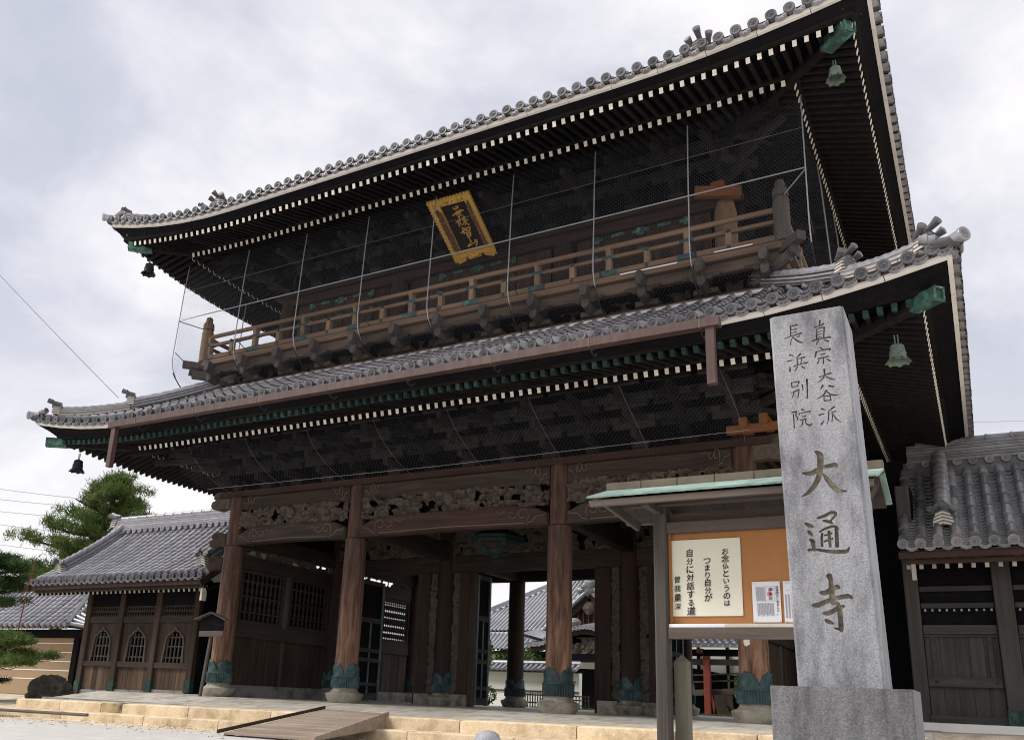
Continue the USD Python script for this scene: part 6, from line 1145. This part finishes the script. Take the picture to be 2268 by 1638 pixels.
# ------------------------------------------------------------------ pines and shrubs
def needles(m, centres, r, per, ln, wd, seed, up_=.55):
    g = np.random.default_rng(seed); C = np.repeat(np.asarray(centres, float), per, 0); n = len(C)
    d = g.normal(size=(n, 3)); d[:, 2] = np.abs(d[:, 2]) * up_ + .15; d /= np.linalg.norm(d, axis=1, keepdims=True)
    o = C + g.normal(size=(n, 3)) * r * [1, 1, .45 if up_ < 1 else .9]; t = np.cross(d, g.normal(size=(n, 3))); t /= np.linalg.norm(t, axis=1, keepdims=True)
    l = ln * g.uniform(.6, 1.25, (n, 1)); v = np.stack([o - t * wd / 2, o + t * wd / 2, o + d * l + t * wd * .12, o + d * l - t * wd * .12], 1)
    k = np.arange(n)[:, None] * 4; m.add(v.reshape(-1, 3), np.hstack([k, k + 1, k + 2, k + 3]))
def pine(name, label, base, h, spread, pads, seed, per=26, ln=.45, wd=.07, mat=None, lean=(0, 0), start=.3, padr=.5, upn=.55):
    g = np.random.default_rng(seed); t = thing(name, label, 'tree'); base = V3(*base)
    k = np.linspace(0, 1, 12); tr = base + np.stack([lean[0] * k + .05 * h * np.sin(5 * k + seed), lean[1] * k + .05 * h * np.cos(4 * k + seed), h * k], 1)
    wood = MB().tube(tr, np.interp(k, [0, 1], [.035 * h, .008 * h]), 8); cr = []
    for i in range(pads):
        u = start + (1 - start) * (i / pads) ** .9; a = i * 2.4 + g.uniform(-.4, .4); R = spread * (1 - .72 * ((u - start) / (1 - start)) ** 1.5) * g.uniform(.55, 1.0)
        o = np.array([np.interp(u, k, tr[:, c]) for c in range(3)]); e = o + [R * math.cos(a), R * math.sin(a), R * g.uniform(-.05, .30)]
        mid = (o + e) / 2 + [0, 0, -.05 * R]; wood.tube([o, mid, e], [.012 * h, .008 * h, .003 * h], 5)
        n = int(6 + 9 * R / spread)
        for q in range(n):
            f = g.uniform(.35, 1.05); c = o + (e - o) * f + g.normal(size=3) * padr * [1, 1, .25] * (.6 + .5 * R / spread) + [0, 0, .12]; cr.append(c)
    cr += [tr[-1] + g.normal(size=3) * padr * [.8, .8, .5] for _ in range(8)]
    obj('trunk', wood, BARK, t); m = MB(); needles(m, cr, padr * (.42 if upn < 1 else .36), per, ln, wd, seed + 1, upn); obj('crown', m, mat or PINE, t)
    return t
pine('pine_tree', 'big bright pine rising behind the left gallery roof', (-47.6, 34, .4), 12.2, 5.0, 40, 3, 110, .30, .050, PINE, (1.6, 0), .42, .50, 1.3)
pine('pine_tree', 'dark cloud-pruned pine at the left edge below the big pine', (-33.4, 20.3, .3), 4.9, 1.8, 12, 8, 85, .26, .035, PINED, (.2, 0), .62, .34)
pine('pine_tree', 'low pruned garden pine in front of the ochre wall at the left edge', (-26.3, 16.6, .1), 1.75, 2.0, 9, 12, 110, .17, .026, PINE, (.2, 0), .55, .26)
pine('pine_tree', 'small dense pine bush by the ground at the left edge', (-26.6, 16.2, .1), .75, .75, 8, 17, 90, .15, .024, PINED, (0, 0), .2, .2)
def bush(name, label, c, r, n, seed, leafs=.09, mat=None, cat='shrub', sc=(1, 1, 1)):
    g = np.random.default_rng(seed); t = thing(name, label, cat); m = MB(); d = g.normal(size=(n, 3)); d /= np.linalg.norm(d, axis=1, keepdims=True)
    lump = 1 + .35 * (meshkit.fbm(d * 2.2 + seed, 3, seed) - .5) * 2; o = np.array(c) + d * (r * np.array(sc)) * (lump * g.uniform(.55, 1.0, n) ** .5)[:, None]
    a = g.normal(size=(n, 3)); a /= np.linalg.norm(a, axis=1, keepdims=True); b = np.cross(a, g.normal(size=(n, 3))); b /= np.linalg.norm(b, axis=1, keepdims=True)
    v = np.stack([o - a * leafs, o - b * leafs * .45, o + a * leafs, o + b * leafs * .45], 1); k = np.arange(n)[:, None] * 4; m.add(v.reshape(-1, 3), np.hstack([k, k + 1, k + 2, k + 3])); obj('foliage', m, mat or SHRUB, t)
    s = MB(); [s.tube([(c[0], c[1], c[2] - r * sc[2] - .2), (c[0] + dx * r, c[1] + dy * r, c[2] + .2 * r)], [.04, .015], 5) for dx, dy in ((.3, .1), (-.3, .2), (0, -.3))]; obj('stems', s, BARK, t)
bush('garden_shrub', 'light green bush behind the white wall seen left of the central column', (-20.4, 42, 2.75), .8, 900, 4, .10, sc=(1.0, .8, .8)); bush('garden_shrub', 'light green bush behind the white wall between two rear columns', (-22.6, 43, 2.8), .6, 600, 5, .10, sc=(.7, .8, 1))
bush('garden_shrub', 'bright green shrub by the covered corridor seen under the notice board', (-8.55, 38, 1.55), .62, 1500, 6, .065, sc=(1, .9, 1.35)); bush('garden_shrub', 'green garden tree glimpsed between the rear corner column and the inner column', (-18.9, 33.6, 2.6), .75, 1100, 9, .10, sc=(.9, .9, 1.5)); bush('garden_shrub', 'round low shrub behind the white post in the courtyard', (-17.4, 31.9, .9), .35, 500, 10, .05)
g = np.random.default_rng(5); m = MB(); n = 2600; o = np.stack([g.uniform(-30, -20.6, n), g.uniform(13.45, 14.1, n) , np.zeros(n)], 1); o[:, 2] = gz(o[:, 0], o[:, 1]); 
d = g.normal(size=(n, 3)) * [.4, .4, 0] + [0, 0, 1]; w = .008; v = np.stack([o - [w, 0, 0], o + [w, 0, 0], o + d * g.uniform(.02, .06, (n, 1))], 1); m.add(v.reshape(-1, 3), np.arange(3 * n).reshape(-1, 3)); obj('weeds', m, GRASS, kind='stuff', label='thin moss and weeds at the foot of the lower step', cat='weeds')
m = MB(); n = 5000; o = np.stack([g.uniform(-17, -6, n), g.uniform(33, 38.5, n), np.full(n, .465)], 1); d = g.normal(size=(n, 3)) * [.4, .4, 0] + [0, 0, 1]; w = .012; v = np.stack([o - [w, 0, 0], o + [w, 0, 0], o + d * g.uniform(.03, .10, (n, 1))], 1); m.add(v.reshape(-1, 3), np.arange(3 * n).reshape(-1, 3)); obj('courtyard_grass', m, GRASS, kind='stuff', label='thin grass of the courtyard behind the gate', cat='grass')

# ------------------------------------------------------------------ ochre wall on the left
ow = thing('boundary_wall', 'ochre plastered boundary wall with five white lines under a tile roof', 'wall')
wy = 23.6
obj('plaster', MB().box(-46, -29.0, wy, wy + .5, .15, 2.42), OCHRE, ow)
for k in range(5): z = .75 + .36 * k; obj('white_line', MB().box(-46, -29.0, wy - .012, wy - .001, z, z + .035), PLASTER, ow)
for x in (-45.0, -38.3, -31.85): obj('post', MB().box(x - .16, x + .16, wy - .14, wy + .1, .1, 2.5, .01), DARK, ow)
obj('wall_plate', MB().box(-46, -28.9, wy - .45, wy + .9, 2.43, 2.74), DARK, ow)
S2 = lambda x, u: V3(x, wy - .75 + 1.9 * u, 2.86 + 1.75 * (.85 * u + .15 * u * u)); wr = group_part('roof', ow); pitch = .36
for q in range(46):
    x = -45.6 + q * pitch; m = MB()
    if x > -31.9: break
    for j in range(9): m.tube([S2(x, j / 9) + [0, 0, .01], S2(x, (j + 1) / 9)], [.10, .088], 10, cap=(j == 0))
    obj('tile_row', m, TILE, wr, smooth=50); m = MB()
    for j in range(12):
        L = []
        for u in (.2, .5, .8): sag = -.04 - .05 * math.sin(PI * (u - .2) / .6); b0, b1 = S2(x + u * pitch, j / 12 - .01), S2(x + u * pitch, (j + 1) / 12); L.append([b0 + [0, 0, sag - .04], b0 + [0, 0, sag + .01], b1 + [0, 0, sag - .02]])
        m.grid(np.array(L))
    obj('pan_tiles', m, TILEP, wr)
obj('hip_ridge', MB().beam(S2(-31.7, 0) + [0, 0, .05], V3(-33.0, wy + 1.2, 4.65), .22, .2, .03), TILED, wr)
for k in range(10):
    t = (k + .5) / 10; a = S2(-31.7, 0) * (1 - t) + V3(-33.0, wy + 1.2, 4.65) * t; obj('tile_row', MB().tube([a, V3(-30.3, a[1], 2.80)], [.085, .095], 9), TILE, wr, smooth=50)
P = np.array([[S2(x, u) - [0, 0, .12] for u in np.linspace(0, 1, 5)] for x in (-46, -31.7)]); obj('roof_bed', MB().grid(P), TILED, wr)
m = MB().add([S2(-31.7, 0) - [0, 0, .1], V3(-30.3, wy - .7, 2.72), V3(-30.3, wy + 1.2, 2.72), V3(-33, wy + 1.2, 4.5)], [[0, 1, 2, 3]]); obj('roof_bed', m, TILED, wr)
for k in range(4): obj('ridge_layer', MB().beam((-46, wy + 1.15, 4.62 + .08 * k), (-33.1, wy + 1.15, 4.62 + .08 * k), .5 - .04 * k, .06), TILE, wr)
obj('ridge_cap', MB().tube([(-46, wy + 1.15, 4.98), (-33.0, wy + 1.15, 4.98)], .12, 10), TILE, wr, smooth=40)
ap = obj('slanting_pole', MB().tube([(-29.05, 19.0, 1.6), (-28.86, 19, 4.0), (-28.7, 19, 4.85)], .022, 6), VERMIL, label='thin reddish pole slanting up beside the pine at the left edge', cat='pole')

# ------------------------------------------------------------------ courtyard beyond the gate
ww = thing('white_wall', 'white plastered courtyard wall with dark posts and a tiled coping beyond the gate', 'wall')
wy = 36.0
obj('plaster', MB().box(-30, -15.2, wy, wy + .3, .44, 1.95), PLASTER, ww)
for x in np.arange(-29.2, -15, 1.86): obj('post', MB().box(x - .05, x + .05, wy - .04, wy, .44, 1.95), RED, ww)
obj('rail', MB().box(-30, -15.2, wy - .05, wy - .001, 1.12, 1.18), RED, ww); obj('coping_beam', MB().box(-30, -15.2, wy - .25, wy + .5, 1.95, 2.02), DARK, ww)
m = MB()
for q in range(60): x = -30 + q * .25; m.tube([(x, wy - .42, 2.04), (x, wy + .15, 2.30)], .07, 8)
obj('coping_tiles', m, TILE, ww, smooth=50); obj('coping_bed', MB().beam((-30, wy - .10, 2.13), (-15.2, wy - .10, 2.13), .62, .06, upv=(0, -.4, 1)), TILED, ww); obj('ridge_cap', MB().tube([(-30, wy + .15, 2.36), (-15.2, wy + .15, 2.36)], .09, 8), TILE, ww)
fe = thing('picket_fence', 'low grey picket fence in the courtyard seen left of the central column', 'fence')
for k in range(14): x = -16.9 + k * .115; obj('picket', MB().box(x - .025, x + .025, 34.0, 34.03, .46, 1.12 - .04 * (k % 3), .004), GREYW, fe)
for z in (.65, .95): obj('rail', MB().box(-17.0, -15.3, 34.03, 34.07, z, z + .06), GREYW, fe)
fe = thing('picket_fence', 'low grey lattice fence in the courtyard right of the central column', 'fence')
for k in range(16): x = -15.5 + k * .13; obj('picket', MB().box(x - .02, x + .02, 33.0, 33.03, .46, 1.0, .004), GREYW, fe)
for z in (.6, .8, .95): obj('rail', MB().box(-15.6, -13.5, 33.03, 33.06, z, z + .045), GREYW, fe)
ip = thing('information_panel', 'slanted grey information panel on legs in the courtyard', 'sign')
M = frame((-14.1, 31.9, 1.22), (1, 0, 0), unit((0, .5, .8)), unit((0, -.8, .5))); m = MB().prism(sg.box(-.42, -.33, .42, .33), .04, M); obj('panel', m, look('panel_grey', (.22, .22, .22), .1, 5, .5, 0, rnd=0), ip)
m = MB().prism(sg.box(-.36, -.20, -.02, .20), .004, frame(M[:3, 3] + M[:3, 2] * .041, *M[:3, :3].T)); obj('picture', m, SHRUB, ip); m = MB().prism(sg.box(-.42, .26, .42, .33), .004, frame(M[:3, 3] + M[:3, 2] * .0415, *M[:3, :3].T)); obj('heading', m, INK, ip)
for x in (-14.45, -13.75): obj('leg', MB().box(x - .03, x + .03, 31.8, 31.86, .46, 1.1), DARK, ip)
pw = obj('white_post', MB().box(-17.45, -17.33, 31.6, 31.72, .46, 1.25, .02), PLASTER, label='white square post behind the rear corner column', cat='post')
# main hall: big roof, gable and curved porch
mh = thing('temple_hall', 'temple hall with a great grey tile roof, gable and curved porch seen through the gate', 'building')
def far_roof(name, parent, p00, p10, p01, p11, n, r, courses=0):
    p00, p10, p01, p11 = map(lambda q: V3(*q), (p00, p10, p01, p11)); m = MB(); rf = MB()
    for k in range(n + 1):
        a, b = p00 + (p10 - p00) * k / n, p01 + (p11 - p01) * k / n; mid = (a + b) / 2 - [0, 0, .06 * np.linalg.norm(b - a) * .3]; m.tube([a, mid, b], r, 6, cap=False)
    rf.grid(np.array([[p00 + (p10 - p00) * t, (p00 + (p10 - p00) * t + p01 + (p11 - p01) * t) / 2 - [0, 0, .06 * np.linalg.norm(p01 - p00) * .3], p01 + (p11 - p01) * t] for t in (0, 1)])); q = obj(name, m, TILE, parent, smooth=50); obj('roof_bed', rf, TILED, q)
HY = 48.0
m = MB()
for k in range(56):
    x = -27.6 + .25 * k; u = min(1, (x + 27.7) / 5.1)
    if u > .03: m.tube([(x, 45 + 6 * t, 4.48 + 3.6 * (t * .9 + .1 * t * t)) for t in np.linspace(0, u, 4)], .085, 7, cap=False)
q = obj('tile_rows', m, TILE, mh, smooth=50, kind='stuff'); obj('roof_bed', MB().add([(-27.7, 45, 4.42), (-13.5, 45, 4.42), (-13.5, 51, 8.0), (-22.6, 51, 8.0)], [[0, 1, 2, 3]]), TILED, q)
obj('ridge', MB().beam((-22.7, 51, 8.2), (-13, 51, 8.2), .4, .4), TILE, mh); obj('hip_ridge', MB().beam((-27.7, 45, 4.6), (-22.6, 51, 8.2), .3, .25), TILE, mh)
far_roof('roof_slope', mh, (-29.5, 42.6, 3.32), (-19.6, 42.6, 3.32), (-29.5, 44.2, 4.3), (-19.6, 44.2, 4.3), 38, .08)
obj('eave_board', MB().box(-29.5, -19.6, 42.75, 42.9, 3.08, 3.26), WX, mh); obj('eave_board', MB().box(-28, -14, 45.1, 45.3, 4.1, 4.35), DARK, mh)
obj('wall', MB().box(-29, -13, 43.6, 43.8, .44, 3.3), PLASTER, mh); obj('dark_opening', MB().box(-28.5, -19.6, 43.55, 43.595, .44, 2.7), DARK, mh)  # dark sheet on the wall stands in for the shade inside the opening
for x in np.arange(-28.4, -19, 2.2): obj('post', MB().box(x - .07, x + .07, 43.5, 43.545, .44, 3.3), DARK, mh)
# gable
gx, gy, dz = -17.65, 42.6, -.58
obj('gable_wall', MB().prism([(gx - 2.2, 4.9 + dz), (gx + 2.2, 4.9 + dz), (gx, 6.6 + dz)], .2, XZ(gy + 1.0)), WZ, mh)
for k in range(12): x = gx - 1.6 + .29 * k; obj('gable_slat', MB().box(x - .03, x + .03, gy + .74, gy + .79, 4.9 + dz, 4.95 + dz + max(.1, 1.5 - abs(x - gx) * .85)), ORANGE, mh)
for s in (-1, 1):
    obj('barge_board', MB().beam((gx, gy + .55, 6.62 + dz), (gx + s * 2.3, gy + .55, 4.85 + dz), .1, .34), ORANGE if s > 0 else WX, mh)
    far_roof('roof_slope', mh, (gx + s * 2.6, gy + .3, 4.95 + dz), (gx + s * 2.6, gy + 5, 4.95 + dz), (gx, gy + .3, 7.0 + dz), (gx, gy + 5, 7.0 + dz), 14, .10)
    m = MB()
    for k in range(10): t = (k + .5) / 10; c = V3(gx + s * 2.6 * t, gy + .25, 7.0 + dz - 2.05 * t + .02); m.add(*place(TILE_END, frame(c, (1, 0, 0), (0, 1, 0), (0, 0, 1))))
    obj('verge_tiles', m, TILE, mh, smooth=40)
obj('gable_ornament', MB().add(*ico((gx, gy + .3, 7.15 + dz), .33, 2, .4, 3, (1.2, .5, 1.3))).add(*ico((gx - .4, gy + .3, 6.95 + dz), .22, 2, .4, 4, (1.2, .5, .8))).add(*ico((gx + .4, gy + .3, 6.95 + dz), .22, 2, .4, 5, (1.2, .5, .8))), TILED, mh); obj('gable_pendant', MB().add(*ico((gx, gy + .42, 6.05 + dz), .28, 2, .4, 6, (1.1, .4, 1.2))), CARVE, mh)
# curved porch roof
px = -17.3; py_ = gy - 1.2
arc = lambda u: (px + 3.0 * u, 4.38 - .95 * (1 - math.cos(PI * min(1, abs(u)))) / 2 + .12 * max(0, abs(u) - .75) / .25)
m, bd = MB(), MB()
for k in range(31):
    u = -1 + 2 * k / 30; x, z = arc(u); m.tube([(x, py_, z), (x, py_ + 3.5, z + .55)], .095, 8); m.add(*place(TILE_END, frame((x, py_ - .02, z), (1, 0, 0), (0, 1, 0), (0, 0, 1))))
bd.grid(np.array([[(arc(u)[0], py_, arc(u)[1] - .06), (arc(u)[0], py_ + 3.5, arc(u)[1] + .5)] for u in np.linspace(-1, 1, 31)])); r_ = obj('porch_roof', m, TILE, mh, smooth=45); obj('roof_bed', bd, TILED, r_)
pts = [(arc(u)[0], arc(u)[1] - .12) for u in np.linspace(-1, 1, 25)]; obj('curved_board', MB().prism(pts + [(x, z - .22) for x, z in pts[::-1]], .12, XZ(py_ + .25)), RED, mh)
obj('porch_carving', place(heightfield(px - 1.5, px + 1.5, 3.1, 3.9, .06, .25, 77, .3, 3.5), XZ(py_ + .5)), CARVE, mh)
obj('porch_ornament', MB().add(*ico((px - .5, py_ + .1, 4.62), .22, 2, .4, 8, (1.6, .6, 1))), TILED, mh); obj('porch_beam', MB().box(px - 2.2, px + 2.2, py_ + .3, py_ + .6, 2.8, 3.1), DARK, mh)
obj('porch_backing', MB().prism([(px - 2.6, 2.9), (px + 2.6, 2.9), (px + 2.4, 3.4), (px + 1, 4.2), (px - 1, 4.2), (px - 2.4, 3.4)], .05, XZ(py_ + .9)), DARK, mh); obj('porch_wall', MB().box(px - 2.2, px + 2.2, py_ + 1.6, py_ + 1.7, .44, 2.8), DARK, mh); obj('porch_lintel', MB().box(px - 2.2, px + 2.2, py_ + 1.5, py_ + 1.595, 2.42, 2.74), PLASTER, mh)
for s in (-1, 1): obj('porch_column', MB().box(px + s * 2.1 - .12, px + s * 2.1 + .12, py_ + .4, py_ + .64, .44, 2.8), WZ, mh)
far_roof('roof_slope', mh, (-21.0, py_ + .6, 4.05), (px - 2.4, py_ + .2, 3.75), (-19.6, py_ + 3.4, 5.0), (px - 2.4, py_ + 3.4, 4.9), 13, .10)
# covered corridor on the right
cc = thing('covered_corridor', 'raised covered corridor with a tile roof, red post and railing seen under the notice board', 'building')
cy0 = 38.0; m = MB()
for j in range(7):
    for q in range(26): x = -13.2 + .30 * q; z = 3.28 + .13 * j; y = cy0 - .5 + .33 * j; m.tube([(x + .15 * (j % 2), y, z + .02), (x + .15 * (j % 2), y + .34, z + .11)], [.10, .085], 7)
obj('roof_tiles', m, TILE, cc, smooth=50); obj('roof_bed', MB().beam((-9.3, cy0 - .5, 3.22), (-9.3, cy0 + 1.9, 4.12), 8.0, .06), TILE, cc)
obj('eave_beam', MB().box(-13.3, -5.4, cy0 - .1, cy0 + .1, 2.86, 3.14), DARK, cc); obj('lintel', MB().box(-13.3, -5.4, cy0 + .1, cy0 + .25, 2.5, 2.75), GREYX, cc)
obj('red_post', MB().box(-10.36, -10.10, cy0 - .15, cy0 + .1, .46, 2.86, .01), VERMIL, cc); obj('new_beam_end', MB().box(-10.62, -10.36, cy0 - .16, cy0 + .0, 2.98, 3.16), ORANGE, cc)
obj('brace', MB().beam((-10.1, cy0 - .02, 1.3), (-9.9, cy0 - .02, .48), .16, .12), VERMIL, cc)
obj('floor_beam', MB().beam((-13, cy0 + .3, 1.22), (-6, cy0 + .3, 1.66), .3, .24), GREYX, cc)
for z in (.42, .70): obj('rail', MB().beam((-13, cy0 + .2, 1.24 + z), (-6, cy0 + .2, 1.68 + z), .06, .06), GREYX, cc)
for k in range(9): x = -12.6 + .8 * k; z = 1.22 + (x + 13) * .0629; obj('rail_post', MB().box(x - .04, x + .04, cy0 + .17, cy0 + .23, z + .1, z + .75), GREYX, cc)
obj('back_wall', MB().box(-13.2, -5.6, cy0 + 2.6, cy0 + 2.7, 1.6, 3.4), PLASTER, cc)
for x in (-11.9, -11.3, -10.0, -9.3, -7.9): obj('post', MB().box(x - .06, x + .06, cy0 + 2.5, cy0 + 2.595, .46, 3.4), DARK, cc)
obj('slatted_screen', MB().prism([(-11.8, 1.6), (-8.0, 1.6), (-8.0, 1.9), (-11.8, 2.5)], .06, XZ(cy0 + 2.55)), DARK, cc); obj('under_floor', MB().box(-13.2, -5.6, cy0 + 1.2, cy0 + 1.3, .45, 1.6), DARK, cc); obj('dark_post', MB().box(-9.95, -9.2, cy0 - .1, cy0 + .2, .46, 1.3), WZ, cc)
ls = thing('small_white_sign', 'small white sign plate on a thin post beside the green shrub', 'sign'); obj('plate', MB().box(-8.26, -7.83, 35.6, 35.63, 1.12, 1.36), PLASTER, ls); obj('sign_post', MB().box(-8.06, -8.02, 35.63, 35.67, .46, 1.12), PLASTER, ls)
def pigeon(name, label, x, y, z, a, s=1.0):
    t = thing(name, label, 'bird'); c, sn = math.cos(a), math.sin(a); T = lambda v: np.array(v) @ np.array([[c, sn, 0], [-sn, c, 0], [0, 0, 1]]) * s + [x, y, z]
    k = np.linspace(0, 1, 13); ax = np.stack([np.interp(k, [0, .25, .6, .8, .9, 1], [-.19, -.08, .08, .12, .15, .185]), 0 * k, np.interp(k, [0, .25, .6, .8, .9, 1], [.06, .10, .14, .22, .25, .24])], 1)
    m = MB().tube(T(ax), s * np.interp(k, [0, .12, .3, .55, .72, .85, .95, 1], [.012, .03, .065, .07, .045, .034, .02, .004]), 10); v, f = m.get(); b = obj('body', (v, f), PIGEON, t, smooth=True)
    for q in (-1, 1):
        w = MB(); w.add(T(ico((-.03, q * .055, .115), .085, 2, sc=(1.35, .28, .6))[0]), ico((0, 0, 0), 1, 2)[1]); obj('wing', w, look('grey_wing', (.12, .12, .13), .4, 20, .7, 0, rnd=.2) if not stage.GetPrimAtPath('/World/Looks/grey_wing') else '/World/Looks/grey_wing', b, smooth=True); obj('leg', MB().tube(T([(.02, q * .03, .06), (.025, q * .03, .0)]), .006 * s, 5), VERMIL, b)
pigeon('pigeon', 'dark pigeon, the left one of two on the courtyard edge behind the gate', -7.55, 31.2, .52, PI + .3, 1.35); pigeon('pigeon', 'pigeon with pale barred wings, the right one of two beside a column base', -7.25, 31.0, .52, .5, 1.35)
# ------------------------------------------------------------------ utility wires
def wire(label, p, q, sag, r=.02, name='overhead_wire'):
    p, q = V3(*p), V3(*q); t = np.linspace(0, 1, 24)[:, None]; obj(name, MB().tube(p + (q - p) * t - np.array([0, 0, 1]) * 4 * sag * t * (1 - t), r, 5), WIRE, label=label, cat='wire')
wire('thin cable slanting from the left edge down to the lower roof ridge', (-40, 18, 21.8), (-24.3, 18.0, 9.9), .1, .010)
for k, (a, b, w) in enumerate(((15.35, 13.6, 'topmost'), (14.0, 13.1, 'second highest'), (12.8, 12.3, 'middle'), (12.1, 11.1, 'second lowest'), (10.3, 9.7, 'lowest'))): wire(f'{w} of the faint power lines left of the big pine', (-90, 40, a + 4.2), (-52, 40.0, b - .6), .4, .016)
wire('thin wire stretched over the right gallery ridge', (-.9, 22.6, 7.6), (4, 22.6, 7.3), .15, .003)

obj('patched_knot', MB().add(*ico((-3.98, 17.725, 2.02), .065, 2, .5, 3, (1, .25, 1.3))), MORTAR, gate)
